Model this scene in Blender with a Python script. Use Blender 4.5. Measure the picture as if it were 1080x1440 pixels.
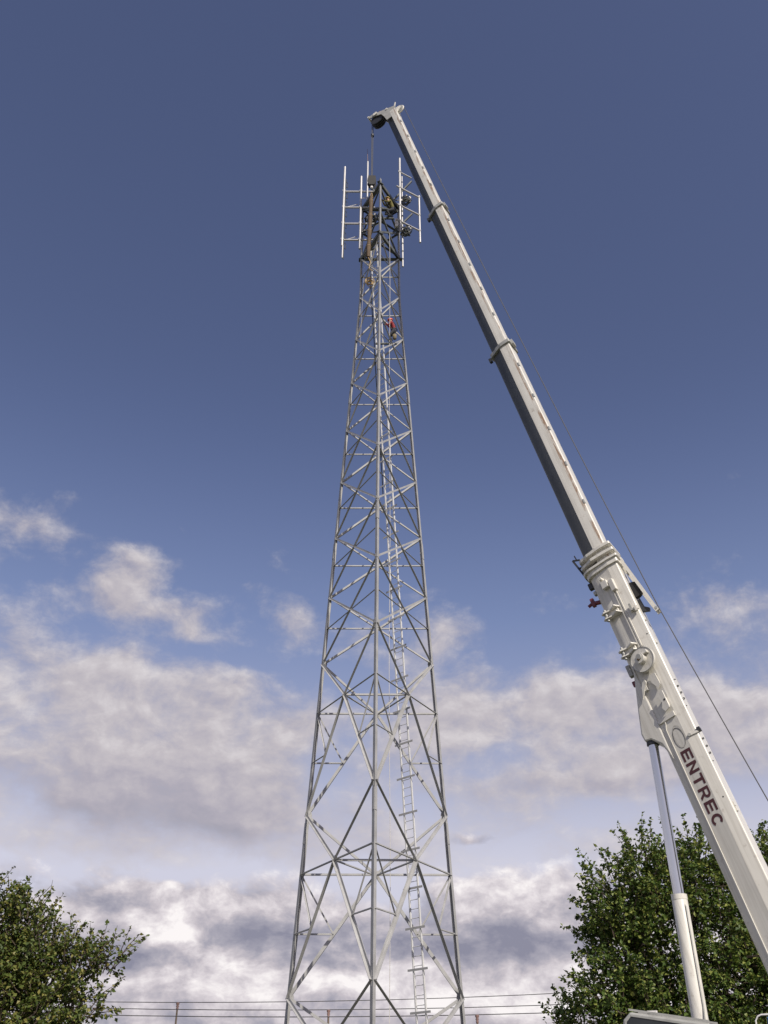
import bpy, bmesh, math, random
from mathutils import Vector, Matrix, Quaternion
R = math.radians
random.seed(11)
for o in list(bpy.data.objects): bpy.data.objects.remove(o)
sc = bpy.context.scene
col = sc.collection

# ------------------------------------------------------------------ camera
cam_d = bpy.data.cameras.new('camera'); cam = bpy.data.objects.new('camera', cam_d); col.objects.link(cam)
sc.camera = cam
cam_d.sensor_fit = 'VERTICAL'; cam_d.sensor_height = 24.0; cam_d.lens = 22.5
cam_d.clip_end = 3000
PITCH, ROLL = R(32.67), R(0.21)
fw = Vector((0, math.cos(PITCH), math.sin(PITCH))); up0 = Vector((0, -math.sin(PITCH), math.cos(PITCH))); rt0 = Vector((1, 0, 0))
rt = rt0*math.cos(ROLL) + up0*math.sin(ROLL); upv = up0*math.cos(ROLL) - rt0*math.sin(ROLL)
m = Matrix((rt, upv, -fw)).transposed().to_4x4(); m.translation = (0, 0, 1.7)
cam.matrix_world = m
sc.render.resolution_x, sc.render.resolution_y = 768, 1024

# ------------------------------------------------------------------ world: sky and clouds
SUN_AZ, SUN_EL = R(25.5), R(40)          # azimuth from straight behind the camera towards the right
sun_dir = Vector((math.sin(SUN_AZ)*math.cos(SUN_EL), -math.cos(SUN_AZ)*math.cos(SUN_EL), math.sin(SUN_EL)))
world = bpy.data.worlds.new('World'); sc.world = world; world.use_nodes = True
wt = world.node_tree; wt.nodes.clear()
class S:
    """a scalar socket with arithmetic"""
    def __init__(s, k): s.k = k
    def __add__(a, b): return mth('ADD', a, b)
    def __radd__(a, b): return mth('ADD', a, b)
    def __sub__(a, b): return mth('SUBTRACT', a, b)
    def __rsub__(a, b): return mth('SUBTRACT', b, a)
    def __mul__(a, b): return mth('MULTIPLY', a, b)
    def __rmul__(a, b): return mth('MULTIPLY', a, b)
    def __truediv__(a, b): return mth('DIVIDE', a, b)
def put(tree, sock, v):
    if isinstance(v, S): tree.links.new(v.k, sock)
    else: sock.default_value = v
def mth(op, a, b=0.0, tree=None):
    n = wt.nodes.new('ShaderNodeMath'); n.operation = op
    put(wt, n.inputs[0], a); put(wt, n.inputs[1], b)
    return S(n.outputs[0])
def vec3(x, y, z):
    n = wt.nodes.new('ShaderNodeCombineXYZ')
    for i, v in enumerate((x, y, z)): put(wt, n.inputs[i], v)
    return n.outputs[0]
def wnoise(v, scale, detail=7, rough=.55, dist=0.0):
    n = wt.nodes.new('ShaderNodeTexNoise'); wt.links.new(v, n.inputs['Vector'])
    n.inputs['Scale'].default_value = scale; n.inputs['Detail'].default_value = detail
    n.inputs['Roughness'].default_value = rough; n.inputs['Distortion'].default_value = dist
    return S(n.outputs[0])
def smooth(v, lo, hi, a=0.0, b=1.0, kind='SMOOTHSTEP'):
    n = wt.nodes.new('ShaderNodeMapRange'); n.interpolation_type = kind
    put(wt, n.inputs[0], v)
    for i, q in enumerate((lo, hi, a, b)): n.inputs[i+1].default_value = q
    return S(n.outputs[0])
def wmix(f, a, b):
    n = wt.nodes.new('ShaderNodeMix'); n.data_type = 'RGBA'
    put(wt, n.inputs[0], f)
    for sk, v in ((n.inputs[6], a), (n.inputs[7], b)):
        if isinstance(v, tuple): sk.default_value = (*v, 1)
        else: wt.links.new(v, sk)
    return n.outputs[2]
tc = wt.nodes.new('ShaderNodeTexCoord'); sp = wt.nodes.new('ShaderNodeSeparateXYZ')
wt.links.new(tc.outputs['Generated'], sp.inputs[0])
dx, dy, dz = (S(sp.outputs[i]) for i in range(3))
az = mth('ARCTAN2', dx, dy)*57.2958
el = mth('ARCSINE', dz)*57.2958
def vadd(v, w, k):
    n = wt.nodes.new('ShaderNodeVectorMath'); n.operation = 'MULTIPLY_ADD'
    wt.links.new(w, n.inputs[0]); n.inputs[1].default_value = (k, k, k); wt.links.new(v, n.inputs[2]); return n.outputs[0]
def voff(v, o):
    n = wt.nodes.new('ShaderNodeVectorMath'); n.operation = 'ADD'; wt.links.new(v, n.inputs[0]); n.inputs[1].default_value = o; return n.outputs[0]
pa = vec3(az*.1, el*.15, 4.1)                  # about ten degrees of sky to the unit, clouds a little flattened
wn_ = wt.nodes.new('ShaderNodeTexNoise'); wt.links.new(pa, wn_.inputs['Vector']); wn_.inputs['Scale'].default_value = 1.9; wn_.inputs['Detail'].default_value = 4
wcol = voff(wn_.outputs['Color'], (-.5, -.5, -.5))
ws = wt.nodes.new('ShaderNodeSeparateXYZ'); wt.links.new(wcol, ws.inputs[0])
az2, el2 = az + S(ws.outputs[0])*6.0, el + S(ws.outputs[1])*4.0
az3, el3 = az + S(ws.outputs[0])*3.2, el + S(ws.outputs[1])*2.2
pw = vadd(pa, wcol, .22)
SHL = (.050, .085, 0)                          # a step towards the sun, for the lit edges of the heaps
nA = wnoise(pw, 1.7, 9, .64); nA2 = wnoise(voff(pw, SHL), 1.7, 4, .58)
pb = voff(pw, (3.3, 1.7, 2.2))
nB = wnoise(pb, 1.75, 9, .62); nB2 = wnoise(voff(pb, (.06, .11, 0)), 1.75, 6, .58)
def blobs(lst, fa=None, fe=None):
    fa = fa or az2; fe = fe or el2
    tot = None
    for a, e, ra, re, w in lst:
        u = (fa - a)*(1/ra); v = (fe - e)*(1/re)
        g = mth('EXPONENT', (u*u + v*v)*(-1.0))*w
        tot = g if tot is None else tot + g
    return tot
def ramp3(v, stops):
    n = wt.nodes.new('ShaderNodeValToRGB'); wt.links.new(v.k, n.inputs[0]); c = n.color_ramp
    c.elements[0].position, c.elements[1].position = stops[0][0], stops[-1][0]
    c.elements[0].color, c.elements[1].color = (*stops[0][1], 1), (*stops[-1][1], 1)
    for p, q_ in stops[1:-1]: c.elements.new(p).color = (*q_, 1)
    return n.outputs[0]
# thin bright haze towards the horizon
veil = smooth(el, 43, 10, 0.0, .80)
veilcol = ramp3(el*(1/40.0), [(0.0, (.60, .58, .66)), (.31, (.72, .70, .79)), (.45, (.45, .475, .63)), (.65, (.28, .36, .60)), (1.0, (.14, .20, .42))])
# broken middle layer
coverA = smooth(el, 31, 20, -.06, .42, 'LINEAR') - smooth(el, 31, 40, 0.0, .9) - smooth(el, 13.0, 10.0, 0.0, .8)
dA = coverA + (nA - .5)*1.9 + blobs([
    (-24, 29.8, 4.0, 1.5, .50), (-16.6, 28.4, 2.4, 2.0, .60), (-17.5, 26.2, 4.2, 1.2, .48), (-12.3, 25.6, 1.7, .9, .42), (-5.0, 26.2, 2.0, 1.5, .50), (-8.8, 27.6, 1.2, .7, .30),
    (-2, 24.6, 2.2, 1.4, .30), (-18, 21.6, 8.5, 2.4, .46), (-14, 16.6, 11, 3.2, .60), (-5.6, 20.2, 3.2, 1.5, .36),
    (4.8, 20.8, 3.0, 2.2, .48), (10.8, 20.9, 3.8, 2.0, .50), (20, 20.2, 5.5, 2.4, .50), (21.6, 25.6, 3.6, .9, .42), (16, 23.0, 2.2, .8, .28), (12, 17.2, 7, 1.6, .36), (4.2, 25.4, 1.6, 1.1, .34),
    (-3.6, 23.2, 2.2, .9, -.36), (6, 17.8, 2.8, .7, -.40), (9, 24.6, 3.6, 1.8, -.26), (-3.0, 17.6, 2.0, 1.8, -.36), (-9, 24.0, 5, .7, -.30), (16, 15.2, 6, 1.2, -.25), (2, 15.6, 2.4, .8, -.2)])
alA = smooth(dA, .14, .90)
litA = .62 + (nA - nA2)*1.4 + (nA - .5)*.35 + blobs([(-13, 14.8, 9.5, 1.7, -.34), (-19, 20.5, 6, 1.6, .08), (11, 21.4, 5, 1.2, .10), (12, 16.6, 6, .8, -.14)])
colA = ramp3(litA, [(.10, (.345, .335, .40)), (.40, (.44, .41, .465)), (.66, (.575, .53, .550)), (.95, (.78, .735, .735))])
# heaped low bank with grey bases
bank = smooth(el, 16.5, 8.0, -.55, .80, 'LINEAR')
dB = bank + (nB - .5)*1.5 + (nA - .5)*.6 + blobs([(8.5, 10.6, 5.0, 1.7, .40), (-7, 9.8, 4.0, 1.4, .30), (-14, 10.2, 3.5, 1.0, .25), (6.5, 14.0, 3.2, .7, .45), (1, 11.6, 2.6, .9, -.30), (-11.4, 11.3, 2.5, .6, -.3)])
alB = smooth(dB, .16, .50)
litB = .55 + (nB - nB2)*2.5 + (nB - .5)*.20 + blobs([
    (8.0, 11.4, 5.0, 1.0, .26), (9, 6.0, 8, 1.0, .32), (-4, 6.3, 10, 1.0, .32), (-12, 9.8, 2.6, .7, .22), (-6.0, 11.0, 3.0, .7, .12),
    (-1.0, 8.7, 4.6, 1.0, -.34), (-6.0, 9.2, 2.6, .9, -.30), (-13, 7.3, 4.0, .7, -.30), (-15, 10.6, 2.6, .5, -.16), (6.5, 13.8, 2.8, .5, -.24)]) \
    + blobs([(-11.2, 8.9, 1.1, .8, .62), (9.9, 12.4, 1.0, .34, .85), (6.0, 8.2, 4.6, 1.0, -.60)], az3, el3)
colB = ramp3(litB, [(.04, (.245, .245, .325)), (.36, (.39, .375, .44)), (.58, (.565, .52, .56)), (.78, (.76, .705, .73)), (1.0, (1.0, .95, .94))])
sky = wt.nodes.new('ShaderNodeTexSky'); sky.sky_type = 'NISHITA'; sky.sun_disc = False
sky.sun_elevation = SUN_EL; sky.sun_rotation = math.pi - SUN_AZ
sky.altitude = 200; sky.air_density = 1.0; sky.dust_density = 1.2; sky.ozone_density = 1.5
SKY_STRENGTH = 0.10
tint = wt.nodes.new('ShaderNodeMix'); tint.data_type = 'RGBA'; tint.blend_type = 'MULTIPLY'; tint.inputs[0].default_value = 1
wt.links.new(sky.outputs[0], tint.inputs[6]); tint.inputs[7].default_value = (1.07, .90, 1.01, 1)
def bright(c):
    n = wt.nodes.new('ShaderNodeVectorMath'); n.operation = 'SCALE'; n.inputs['Scale'].default_value = 1/SKY_STRENGTH
    wt.links.new(c, n.inputs[0]); return n.outputs[0]
mixed = wmix(veil, tint.outputs[2], bright(veilcol))
mixed = wmix(alA*.90, mixed, bright(colA))
mixed = wmix(alB*.94, mixed, bright(colB))
bg = wt.nodes.new('ShaderNodeBackground'); wt.links.new(mixed, bg.inputs[0]); bg.inputs[1].default_value = SKY_STRENGTH
wo = wt.nodes.new('ShaderNodeOutputWorld'); wt.links.new(bg.outputs[0], wo.inputs[0])
world.cycles.sampling_method = 'MANUAL'; world.cycles.sample_map_resolution = 512

# ------------------------------------------------------------------ sun and exposure
sl = bpy.data.lights.new('sun', 'SUN'); sl.energy = 4.8; sl.angle = R(.53); sl.color = (1.0, .93, .82)
so = bpy.data.objects.new('sun', sl); col.objects.link(so)
so.rotation_euler = sun_dir.to_track_quat('Z', 'Y').to_euler(); so.location = sun_dir*80
sc.view_settings.view_transform = 'Standard'; sc.view_settings.look = 'None'
sc.view_settings.exposure = 0.0; sc.view_settings.gamma = 1.0; sc.view_settings.use_curve_mapping = False

# ------------------------------------------------------------------ materials
MATS = {}
def mat(name, base, rough=.5, metal=0.0, var=.12, scale=3.0, wear=None, wear_amt=.5, wear_scale=2.0, bump=0.0, bump_scale=40, spec=.5, coat=0.0):
    mt = bpy.data.materials.new(name); mt.use_nodes = True
    t = mt.node_tree; b = t.nodes['Principled BSDF']
    tco = t.nodes.new('ShaderNodeTexCoord')
    nz = t.nodes.new('ShaderNodeTexNoise'); nz.inputs['Scale'].default_value = scale; nz.inputs['Detail'].default_value = 6
    t.links.new(tco.outputs['Object'], nz.inputs['Vector'])
    rp = t.nodes.new('ShaderNodeValToRGB'); t.links.new(nz.outputs[0], rp.inputs[0])
    rp.color_ramp.elements[0].position = .3; rp.color_ramp.elements[1].position = .7
    rp.color_ramp.elements[0].color = (*[c*(1-var) for c in base], 1); rp.color_ramp.elements[1].color = (*[min(1, c*(1+var)) for c in base], 1)
    out = rp.outputs[0]
    if wear:
        n2 = t.nodes.new('ShaderNodeTexNoise'); n2.inputs['Scale'].default_value = wear_scale; n2.inputs['Detail'].default_value = 9; n2.inputs['Roughness'].default_value = .68
        t.links.new(tco.outputs['Object'], n2.inputs['Vector'])
        r2 = t.nodes.new('ShaderNodeMapRange'); r2.inputs[1].default_value = 1-wear_amt; r2.inputs[2].default_value = min(1.0, 1-wear_amt+.12)
        t.links.new(n2.outputs[0], r2.inputs[0])
        mx = t.nodes.new('ShaderNodeMix'); mx.data_type = 'RGBA'
        t.links.new(r2.outputs[0], mx.inputs[0]); t.links.new(out, mx.inputs[6]); mx.inputs[7].default_value = (*wear, 1)
        out = mx.outputs[2]
    t.links.new(out, b.inputs['Base Color'])
    b.inputs['Roughness'].default_value = rough; b.inputs['Metallic'].default_value = metal
    b.inputs['Specular IOR Level'].default_value = spec; b.inputs['Coat Weight'].default_value = coat
    if bump:
        n3 = t.nodes.new('ShaderNodeTexNoise'); n3.inputs['Scale'].default_value = bump_scale; n3.inputs['Detail'].default_value = 4
        t.links.new(tco.outputs['Object'], n3.inputs['Vector'])
        bp = t.nodes.new('ShaderNodeBump'); bp.inputs['Strength'].default_value = bump; bp.inputs['Distance'].default_value = .02
        t.links.new(n3.outputs[0], bp.inputs['Height']); t.links.new(bp.outputs[0], b.inputs['Normal'])
    MATS[name] = mt
    return mt
mat('galvanised', (.345, .345, .345), .6, .08, .16, 2.2, wear=(.24, .23, .22), wear_amt=.36, wear_scale=5)
mat('pipe_steel', (.46, .455, .46), .42, .2, .10, 2.0)
mat('aged_steel', (.10, .11, .11), .65, .2, .25, 3.0, wear=(.17, .13, .09), wear_amt=.42, wear_scale=6)
mat('ladder_steel', (.60, .60, .60), .45, .1, .1, 3.0)
mat('crane_white', (.65, .63, .575), .38, 0, .05, .9, wear=(.36, .28, .19), wear_amt=.285, wear_scale=2.2, bump=.05, bump_scale=3, coat=.12)
mat('crane_section', (.62, .605, .56), .42, 0, .07, 1.2, wear=(.34, .23, .13), wear_amt=.33, wear_scale=2.6, coat=.05)
mat('boom_shell_dark', (.064, .066, .060), .33, 0, .25, 1.5, wear=(.11, .11, .10), wear_amt=.35, wear_scale=1.5, spec=.6)
mat('crane_grey', (.36, .36, .34), .5, .1, .15, 3, wear=(.22, .18, .14), wear_amt=.36, wear_scale=5)
mat('black_rubber', (.010, .010, .011), .7, 0, .2, 4)
mat('dark_metal', (.045, .047, .052), .5, .4, .2, 6)
mat('chrome', (.60, .61, .63), .10, 1.0, .03, 2)
mat('red_paint', (.14, .03, .04), .45, 0, .2, 6)
mat('lettering_maroon', (.075, .022, .026), .55, 0, .12, 8)
mat('logo_grey', (.15, .145, .14), .55, 0, .1, 8)
mat('logo_pale', (.50, .48, .43), .55, 0, .06, 8)
mat('rope_steel', (.075, .075, .08), .6, .2, .15, 20)
mat('rope_pale', (.55, .53, .50), .8, 0, .1, 20)
mat('bundle_brown', (.10, .066, .036), .8, 0, .3, 9, bump=.4, bump_scale=22)
mat('tan_cloth', (.42, .30, .16), .85, 0, .2, 9)
mat('cable_dark', (.035, .04, .037), .6, 0, .2, 9)
mat('cable_tag', (.72, .70, .68), .6, 0, .1, 9)
mat('wood_pole', (.13, .10, .075), .85, 0, .25, 5)
mat('porcelain', (.22, .14, .125), .35, 0, .15, 8)
mat('red_cloth', (.25, .025, .03), .85, 0, .2, 12)
mat('dark_cloth', (.035, .037, .045), .9, 0, .2, 12)
mat('olive_cloth', (.15, .13, .035), .85, 0, .25, 12)
mat('helmet_orange', (.85, .13, .05), .35, 0, .05, 8)
mat('helmet_yellow', (.50, .36, .07), .35, 0, .05, 8)
mat('skin', (.45, .26, .18), .6, 0, .08, 12)
mat('khaki_bag', (.20, .165, .10), .9, 0, .2, 14)
mat('bark', (.075, .055, .04), .9, 0, .3, 6, bump=.6, bump_scale=12)
mat('concrete', (.36, .35, .33), .9, 0, .12, 2, bump=.3)
mat('cab_glass', (.02, .025, .03), .06, 0, .05, 1)
mat('blue_paint', (.05, .14, .36), .45, 0, .1, 3)

def leaf_mat(name, dark, mid, light):
    mt = bpy.data.materials.new(name); mt.use_nodes = True; t = mt.node_tree
    b = t.nodes['Principled BSDF']; out = t.nodes['Material Output']
    g = t.nodes.new('ShaderNodeNewGeometry'); rp = t.nodes.new('ShaderNodeValToRGB')
    t.links.new(g.outputs['Random Per Island'], rp.inputs[0])
    rp.color_ramp.elements[0].position = 0; rp.color_ramp.elements[0].color = (*dark, 1)
    rp.color_ramp.elements[1].position = 1; rp.color_ramp.elements[1].color = (*light, 1)
    e = rp.color_ramp.elements.new(.6); e.color = (*mid, 1)
    t.links.new(rp.outputs[0], b.inputs['Base Color'])
    b.inputs['Roughness'].default_value = .5; b.inputs['Specular IOR Level'].default_value = .35
    tr = t.nodes.new('ShaderNodeBsdfTranslucent'); t.links.new(rp.outputs[0], tr.inputs[0])
    mx = t.nodes.new('ShaderNodeMixShader'); mx.inputs[0].default_value = .28
    t.links.new(b.outputs[0], mx.inputs[1]); t.links.new(tr.outputs[0], mx.inputs[2]); t.links.new(mx.outputs[0], out.inputs[0])
    MATS[name] = mt
leaf_mat('leaves_green', (.042, .078, .016), (.10, .155, .028), (.27, .29, .07))
leaf_mat('leaves_olive', (.044, .072, .016), (.105, .140, .028), (.26, .235, .065))

# ------------------------------------------------------------------ helpers
ORG = {}
def tag(o, label=None, cat=None, group=None, kind=None):
    if label: o['label'] = label
    if cat: o['category'] = cat
    if group: o['group'] = group
    if kind: o['kind'] = kind
    return o
def empty(name, loc, label, cat, group=None):
    o = bpy.data.objects.new(name, None); col.objects.link(o); o.location = loc; o.empty_display_size = .3
    ORG[o.name] = Vector(loc)
    return tag(o, label, cat, group)
class MB:
    """collects shapes given in world coordinates"""
    def __init__(s): s.v = []; s.f = []; s.sm = []
    def add(s, vs, fs, smooth=False):
        n = len(s.v); s.v += [Vector(v) for v in vs]
        for f in fs: s.f.append([i+n for i in f]); s.sm.append(smooth)
        return s
    def box(s, c, ax, hs):
        c = Vector(c); X, Y, Z = (Vector(a)*h for a, h in zip(ax, hs))
        vs = [c + X*i + Y*j + Z*k for i in (-1, 1) for j in (-1, 1) for k in (-1, 1)]
        return s.add(vs, [(0,1,3,2),(4,6,7,5),(0,4,5,1),(2,3,7,6),(0,2,6,4),(1,5,7,3)])
    def bar(s, a, b, w, t, n):
        """flat bar a->b, width w across, thickness t along n"""
        a, b = Vector(a), Vector(b); d = (b-a); L = d.length; d.normalize()
        n = Vector(n); n = (n - d*n.dot(d)).normalized(); c = n.cross(d)
        return s.box((a+b)/2, (d, c, n), (L/2, w/2, t/2))
    def angle(s, a, b, w, t, n, flip=1):
        """rolled angle section: one flange in the plane across n, the other standing along -n"""
        a, b = Vector(a), Vector(b); d = (b-a).normalized()
        n = Vector(n); n = (n - d*n.dot(d)).normalized(); c = n.cross(d)*flip
        pr = [(-w/2, 0), (w/2, 0), (w/2, -t), (-w/2+t, -t), (-w/2+t, -w), (-w/2, -w)]
        if flip < 0: pr = pr[::-1]
        vs = [p + c*x + n*y for p in (a, b) for x, y in pr]
        fs = [(0,1,2,3,4,5)[::-1], (6,7,8,9,10,11)] + [(i, (i+1) % 6, 6+(i+1) % 6, 6+i) for i in range(6)]
        return s.add(vs, fs)
    def tube(s, pts, r, n=8, cap=True):
        pts = [Vector(p) for p in pts]; rs = r if isinstance(r, (list, tuple)) else [r]*len(pts)
        u = None; vs = []; fs = []
        for i, p in enumerate(pts):
            d = (pts[min(i+1, len(pts)-1)] - pts[max(i-1, 0)]).normalized()
            if u is None: u = d.orthogonal().normalized()
            u = (u - d*u.dot(d)).normalized(); w = d.cross(u)
            vs += [p + (u*math.cos(2*math.pi*k/n) + w*math.sin(2*math.pi*k/n))*rs[i] for k in range(n)]
        for i in range(len(pts)-1):
            for k in range(n): fs.append((i*n+k, i*n+(k+1) % n, (i+1)*n+(k+1) % n, (i+1)*n+k))
        s.add(vs, fs, True)
        if cap:
            m0 = len(vs)-n
            s.add([vs[k] for k in range(n)], [tuple(range(n))[::-1]]); s.add([vs[m0+k] for k in range(n)], [tuple(range(n))])
        return s
    def cyl(s, a, b, r, n=16): return s.tube([a, b], r, n)
    def prism(s, poly, o, U, V, N, d0, d1):
        """polygon (u,v) in plane U,V extruded along N from d0 to d1"""
        o = Vector(o); k = len(poly)
        ar = sum(poly[i][0]*poly[(i+1) % k][1]-poly[(i+1) % k][0]*poly[i][1] for i in range(k))
        if (ar < 0) != ((Vector(U).cross(Vector(V)).dot(Vector(N))*(d1-d0)) < 0): poly = poly[::-1]
        vs = [o + U*u + V*v + N*d for d in (d0, d1) for u, v in poly]
        return s.add(vs, [tuple(range(k))[::-1], tuple(range(k, 2*k))] + [(i, (i+1) % k, k+(i+1) % k, k+i) for i in range(k)])
    def torus(s, c, n, R_, r, N=20, M=8, sx=1.0):
        n = Vector(n).normalized(); u = n.orthogonal().normalized(); w = n.cross(u); c = Vector(c); vs = []; fs = []
        for i in range(N):
            A = 2*math.pi*i/N; e = u*math.cos(A) + w*math.sin(A)*sx
            for j in range(M):
                B = 2*math.pi*j/M; vs.append(c + e*(R_ + r*math.cos(B)) + n*r*math.sin(B))
        for i in range(N):
            for j in range(M): fs.append((i*M+j, ((i+1) % N)*M+j, ((i+1) % N)*M+(j+1) % M, i*M+(j+1) % M))
        return s.add(vs, fs, True)
    def sphere(s, c, r, ax=None, n=10):
        c = Vector(c); r = r if isinstance(r, (list, tuple)) else (r, r, r); ax = ax or (Vector((1,0,0)), Vector((0,1,0)), Vector((0,0,1)))
        vs = []; fs = []; m_ = n*2
        for i in range(n+1):
            t = math.pi*i/n
            for j in range(m_):
                p = 2*math.pi*j/m_
                vs.append(c + ax[0]*r[0]*math.sin(t)*math.cos(p) + ax[1]*r[1]*math.sin(t)*math.sin(p) + ax[2]*r[2]*math.cos(t))
        for i in range(n):
            for j in range(m_): fs.append((i*m_+j, (i+1)*m_+j, (i+1)*m_+(j+1) % m_, i*m_+(j+1) % m_))
        return s.add(vs, fs, True)
    def mesh(s, name, org=Vector((0,0,0))):
        me = bpy.data.meshes.new(name); me.from_pydata([tuple(v-org) for v in s.v], [], s.f)
        me.polygons.foreach_set('use_smooth', s.sm); me.validate(); me.update()
        return me
def part(name, mb, m_, parent, kind=None, label=None, bevel=0):
    org = ORG[parent.name]
    me = mb.mesh(name, org); me.materials.append(MATS[m_])
    o = bpy.data.objects.new(name, me); col.objects.link(o); o.parent = parent; ORG[o.name] = org
    if kind: o['kind'] = kind
    if label: o['label'] = label
    if bevel:
        md = o.modifiers.new('bevel', 'BEVEL'); md.width = bevel; md.segments = 2; md.limit_method = 'ANGLE'; md.angle_limit = R(40)
    return o
def thing(name, mb, m_, org, label, cat, group=None, kind=None):
    me = mb.mesh(name, Vector(org)); me.materials.append(MATS[m_])
    o = bpy.data.objects.new(name, me); col.objects.link(o); o.location = org; ORG[o.name] = Vector(org)
    return tag(o, label, cat, group, kind)
Z = Vector((0, 0, 1))

# ------------------------------------------------------------------ ground
gm = bpy.data.materials.new('ground_mix'); gm.use_nodes = True; gt = gm.node_tree; gb = gt.nodes['Principled BSDF']
gtc = gt.nodes.new('ShaderNodeTexCoord'); gn = gt.nodes.new('ShaderNodeTexNoise'); gn.inputs['Scale'].default_value = .12; gn.inputs['Detail'].default_value = 8
gt.links.new(gtc.outputs['Object'], gn.inputs['Vector'])
gr = gt.nodes.new('ShaderNodeValToRGB'); gt.links.new(gn.outputs[0], gr.inputs[0])
gr.color_ramp.elements[0].position = .42; gr.color_ramp.elements[0].color = (.050, .068, .024, 1)
gr.color_ramp.elements[1].position = .60; gr.color_ramp.elements[1].color = (.15, .135, .115, 1)
gt.links.new(gr.outputs[0], gb.inputs['Base Color']); gb.inputs['Roughness'].default_value = .95
MATS['ground_mix'] = gm
g = MB(); NG = 48
ring = [(0, 0, 0)]; fs = []
radii = (6, 15, 30, 60, 120, 300, 900)
for r_ in radii:
    for k in range(NG):
        A = 2*math.pi*k/NG; ring.append((r_*math.cos(A), 25 + r_*math.sin(A), 0))
for k in range(NG): fs.append((0, 1+k, 1+(k+1) % NG))
for i in range(len(radii)-1):
    for k in range(NG):
        a, b = 1+i*NG+k, 1+i*NG+(k+1) % NG
        fs.append((a, a+NG, b+NG, b))
g.add(ring, fs)
go = thing('ground', g, 'ground_mix', (0, 0, 0), None, None, kind='structure')

# ------------------------------------------------------------------ lattice tower
TX, TY = -0.256, 35.0
AZ = [R(149.62), R(29.62), R(-90.38)]            # left, right, near leg
RTOP = 1.165
def leg_r(z): return max(RTOP, 3.82 - .0706*z)
def leg(i, z):
    r_ = leg_r(z); return Vector((TX + r_*math.cos(AZ[i]), TY + r_*math.sin(AZ[i]), z))
ZT = 37.61
LEV = [0.25, 5.45, 11.57, 17.60, 20.58, 23.46, 26.36, 29.23, 32.06, 34.81, 37.61, 40.45]
TOP = 44.35
tower = empty('lattice_tower', (TX, TY, 0), 'tall tapering three-legged galvanised steel lattice tower carrying antenna frames', 'tower')
FACES = [(2, 0), (2, 1), (0, 1)]                  # near-left, near-right, back
cen = Vector((TX, TY, 0))
def fnorm(i, j):
    mid = (leg(i, 5)+leg(j, 5))/2 - cen; mid.z = 0; return mid.normalized()
# legs: bent angle sections, spliced between panels
legparts = []
for i in range(3):
    rad = Vector((math.cos(AZ[i]), math.sin(AZ[i]), 0)); tan = Z.cross(rad)
    cuts = [0.25, 10.9, 22.8, 31.2, ZT, 44.75 if i == 2 else 44.5]
    for k in range(len(cuts)-1):
        w = (.170, .155, .142, .132, .124)[k]
        a, b = leg(i, cuts[k]), leg(i, cuts[k+1])
        mb = MB()
        d = (b-a).normalized()
        t = .016
        # 60-degree angle opening inwards
        f1 = (-rad*.866 + tan*.5).normalized(); f2 = (-rad*.866 - tan*.5).normalized()
        out = rad*w*.40
        pr = [out, out+f1*w, out+f1*w-f2*t*0+(-tan)*t, out-rad*t*1.6, out+f2*w+tan*t, out+f2*w]
        vs = [p + q_ for p in (a, b) for q_ in pr]
        mb.add(vs, [(0,1,2,3,4,5), (11,10,9,8,7,6)] + [(i_, 6+i_, 6+(i_+1) % 6, (i_+1) % 6) for i_ in range(6)])
        lo = part('leg', mb, 'galvanised', tower)
        if k:
            for f in (f1, f2):
                nrm = Z.cross(f); nrm = nrm if nrm.dot(rad) > 0 else -nrm
                c0 = a + out + f*w*.5 + nrm*.012
                part('splice_plate', MB().bar(c0 - d*.38, c0 + d*.38, w*.86, .014, nrm), 'galvanised', lo)
    # footing
    b0 = leg(i, 0)
    part('footing', MB().cyl(b0 - Z*.3, b0 + Z*.30, .45, 20), 'concrete', tower)
def brace(a, b, w, n, name='diagonal_brace', off=0.0, outward=True):
    """angle with one flange in the face and the other standing out along its lower edge"""
    n = Vector(n); a = Vector(a) + n*off; b = Vector(b) + n*off
    d = (b-a).normalized(); n = (n - d*n.dot(d)).normalized(); c = n.cross(d)
    if c.z < 0: a, b = b, a
    o_ = 1 if outward else -1
    mb = MB(); d = (b-a).normalized(); c = n.cross(d); t = max(.008, w*.12)
    pr = [(-w/2, 0), (w/2, 0), (w/2, -t*o_), (-w/2+t, -t*o_), (-w/2+t, w*.9*o_), (-w/2, w*.9*o_)] if False else \
         ([(-w/2, -t), (w/2, -t), (w/2, 0), (-w/2+t, 0), (-w/2+t, w*.9), (-w/2, w*.9)] if outward else [(-w/2, -w*.9), (-w/2+t, -w*.9), (-w/2+t, -t), (w/2, -t), (w/2, 0), (-w/2, 0)])
    vs = [p + c*x + n*y for p in (a, b) for x, y in pr]
    mb.add(vs, [(0,1,2,3,4,5)[::-1], (6,7,8,9,10,11)] + [(i, (i+1) % 6, 6+(i+1) % 6, 6+i) for i in range(6)])
    return part(name, mb, 'galvanised', tower)
def gusset(p, n, s_=.16):
    n = Vector(n); n.normalize(); h_ = Z.cross(n).normalized(); v_ = n.cross(h_)
    mb = MB().prism([(-s_, -s_*.7), (-s_*.4, -s_*1.2), (s_*.4, -s_*1.2), (s_, -s_*.7), (s_, s_*.7), (s_*.4, s_*1.2), (-s_*.4, s_*1.2), (-s_, s_*.7)], p, h_, v_, n, -.006, .006)
    return part('gusset_plate', mb, 'galvanised', tower)
lerp = lambda a, b, t: a + (b-a)*t
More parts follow.
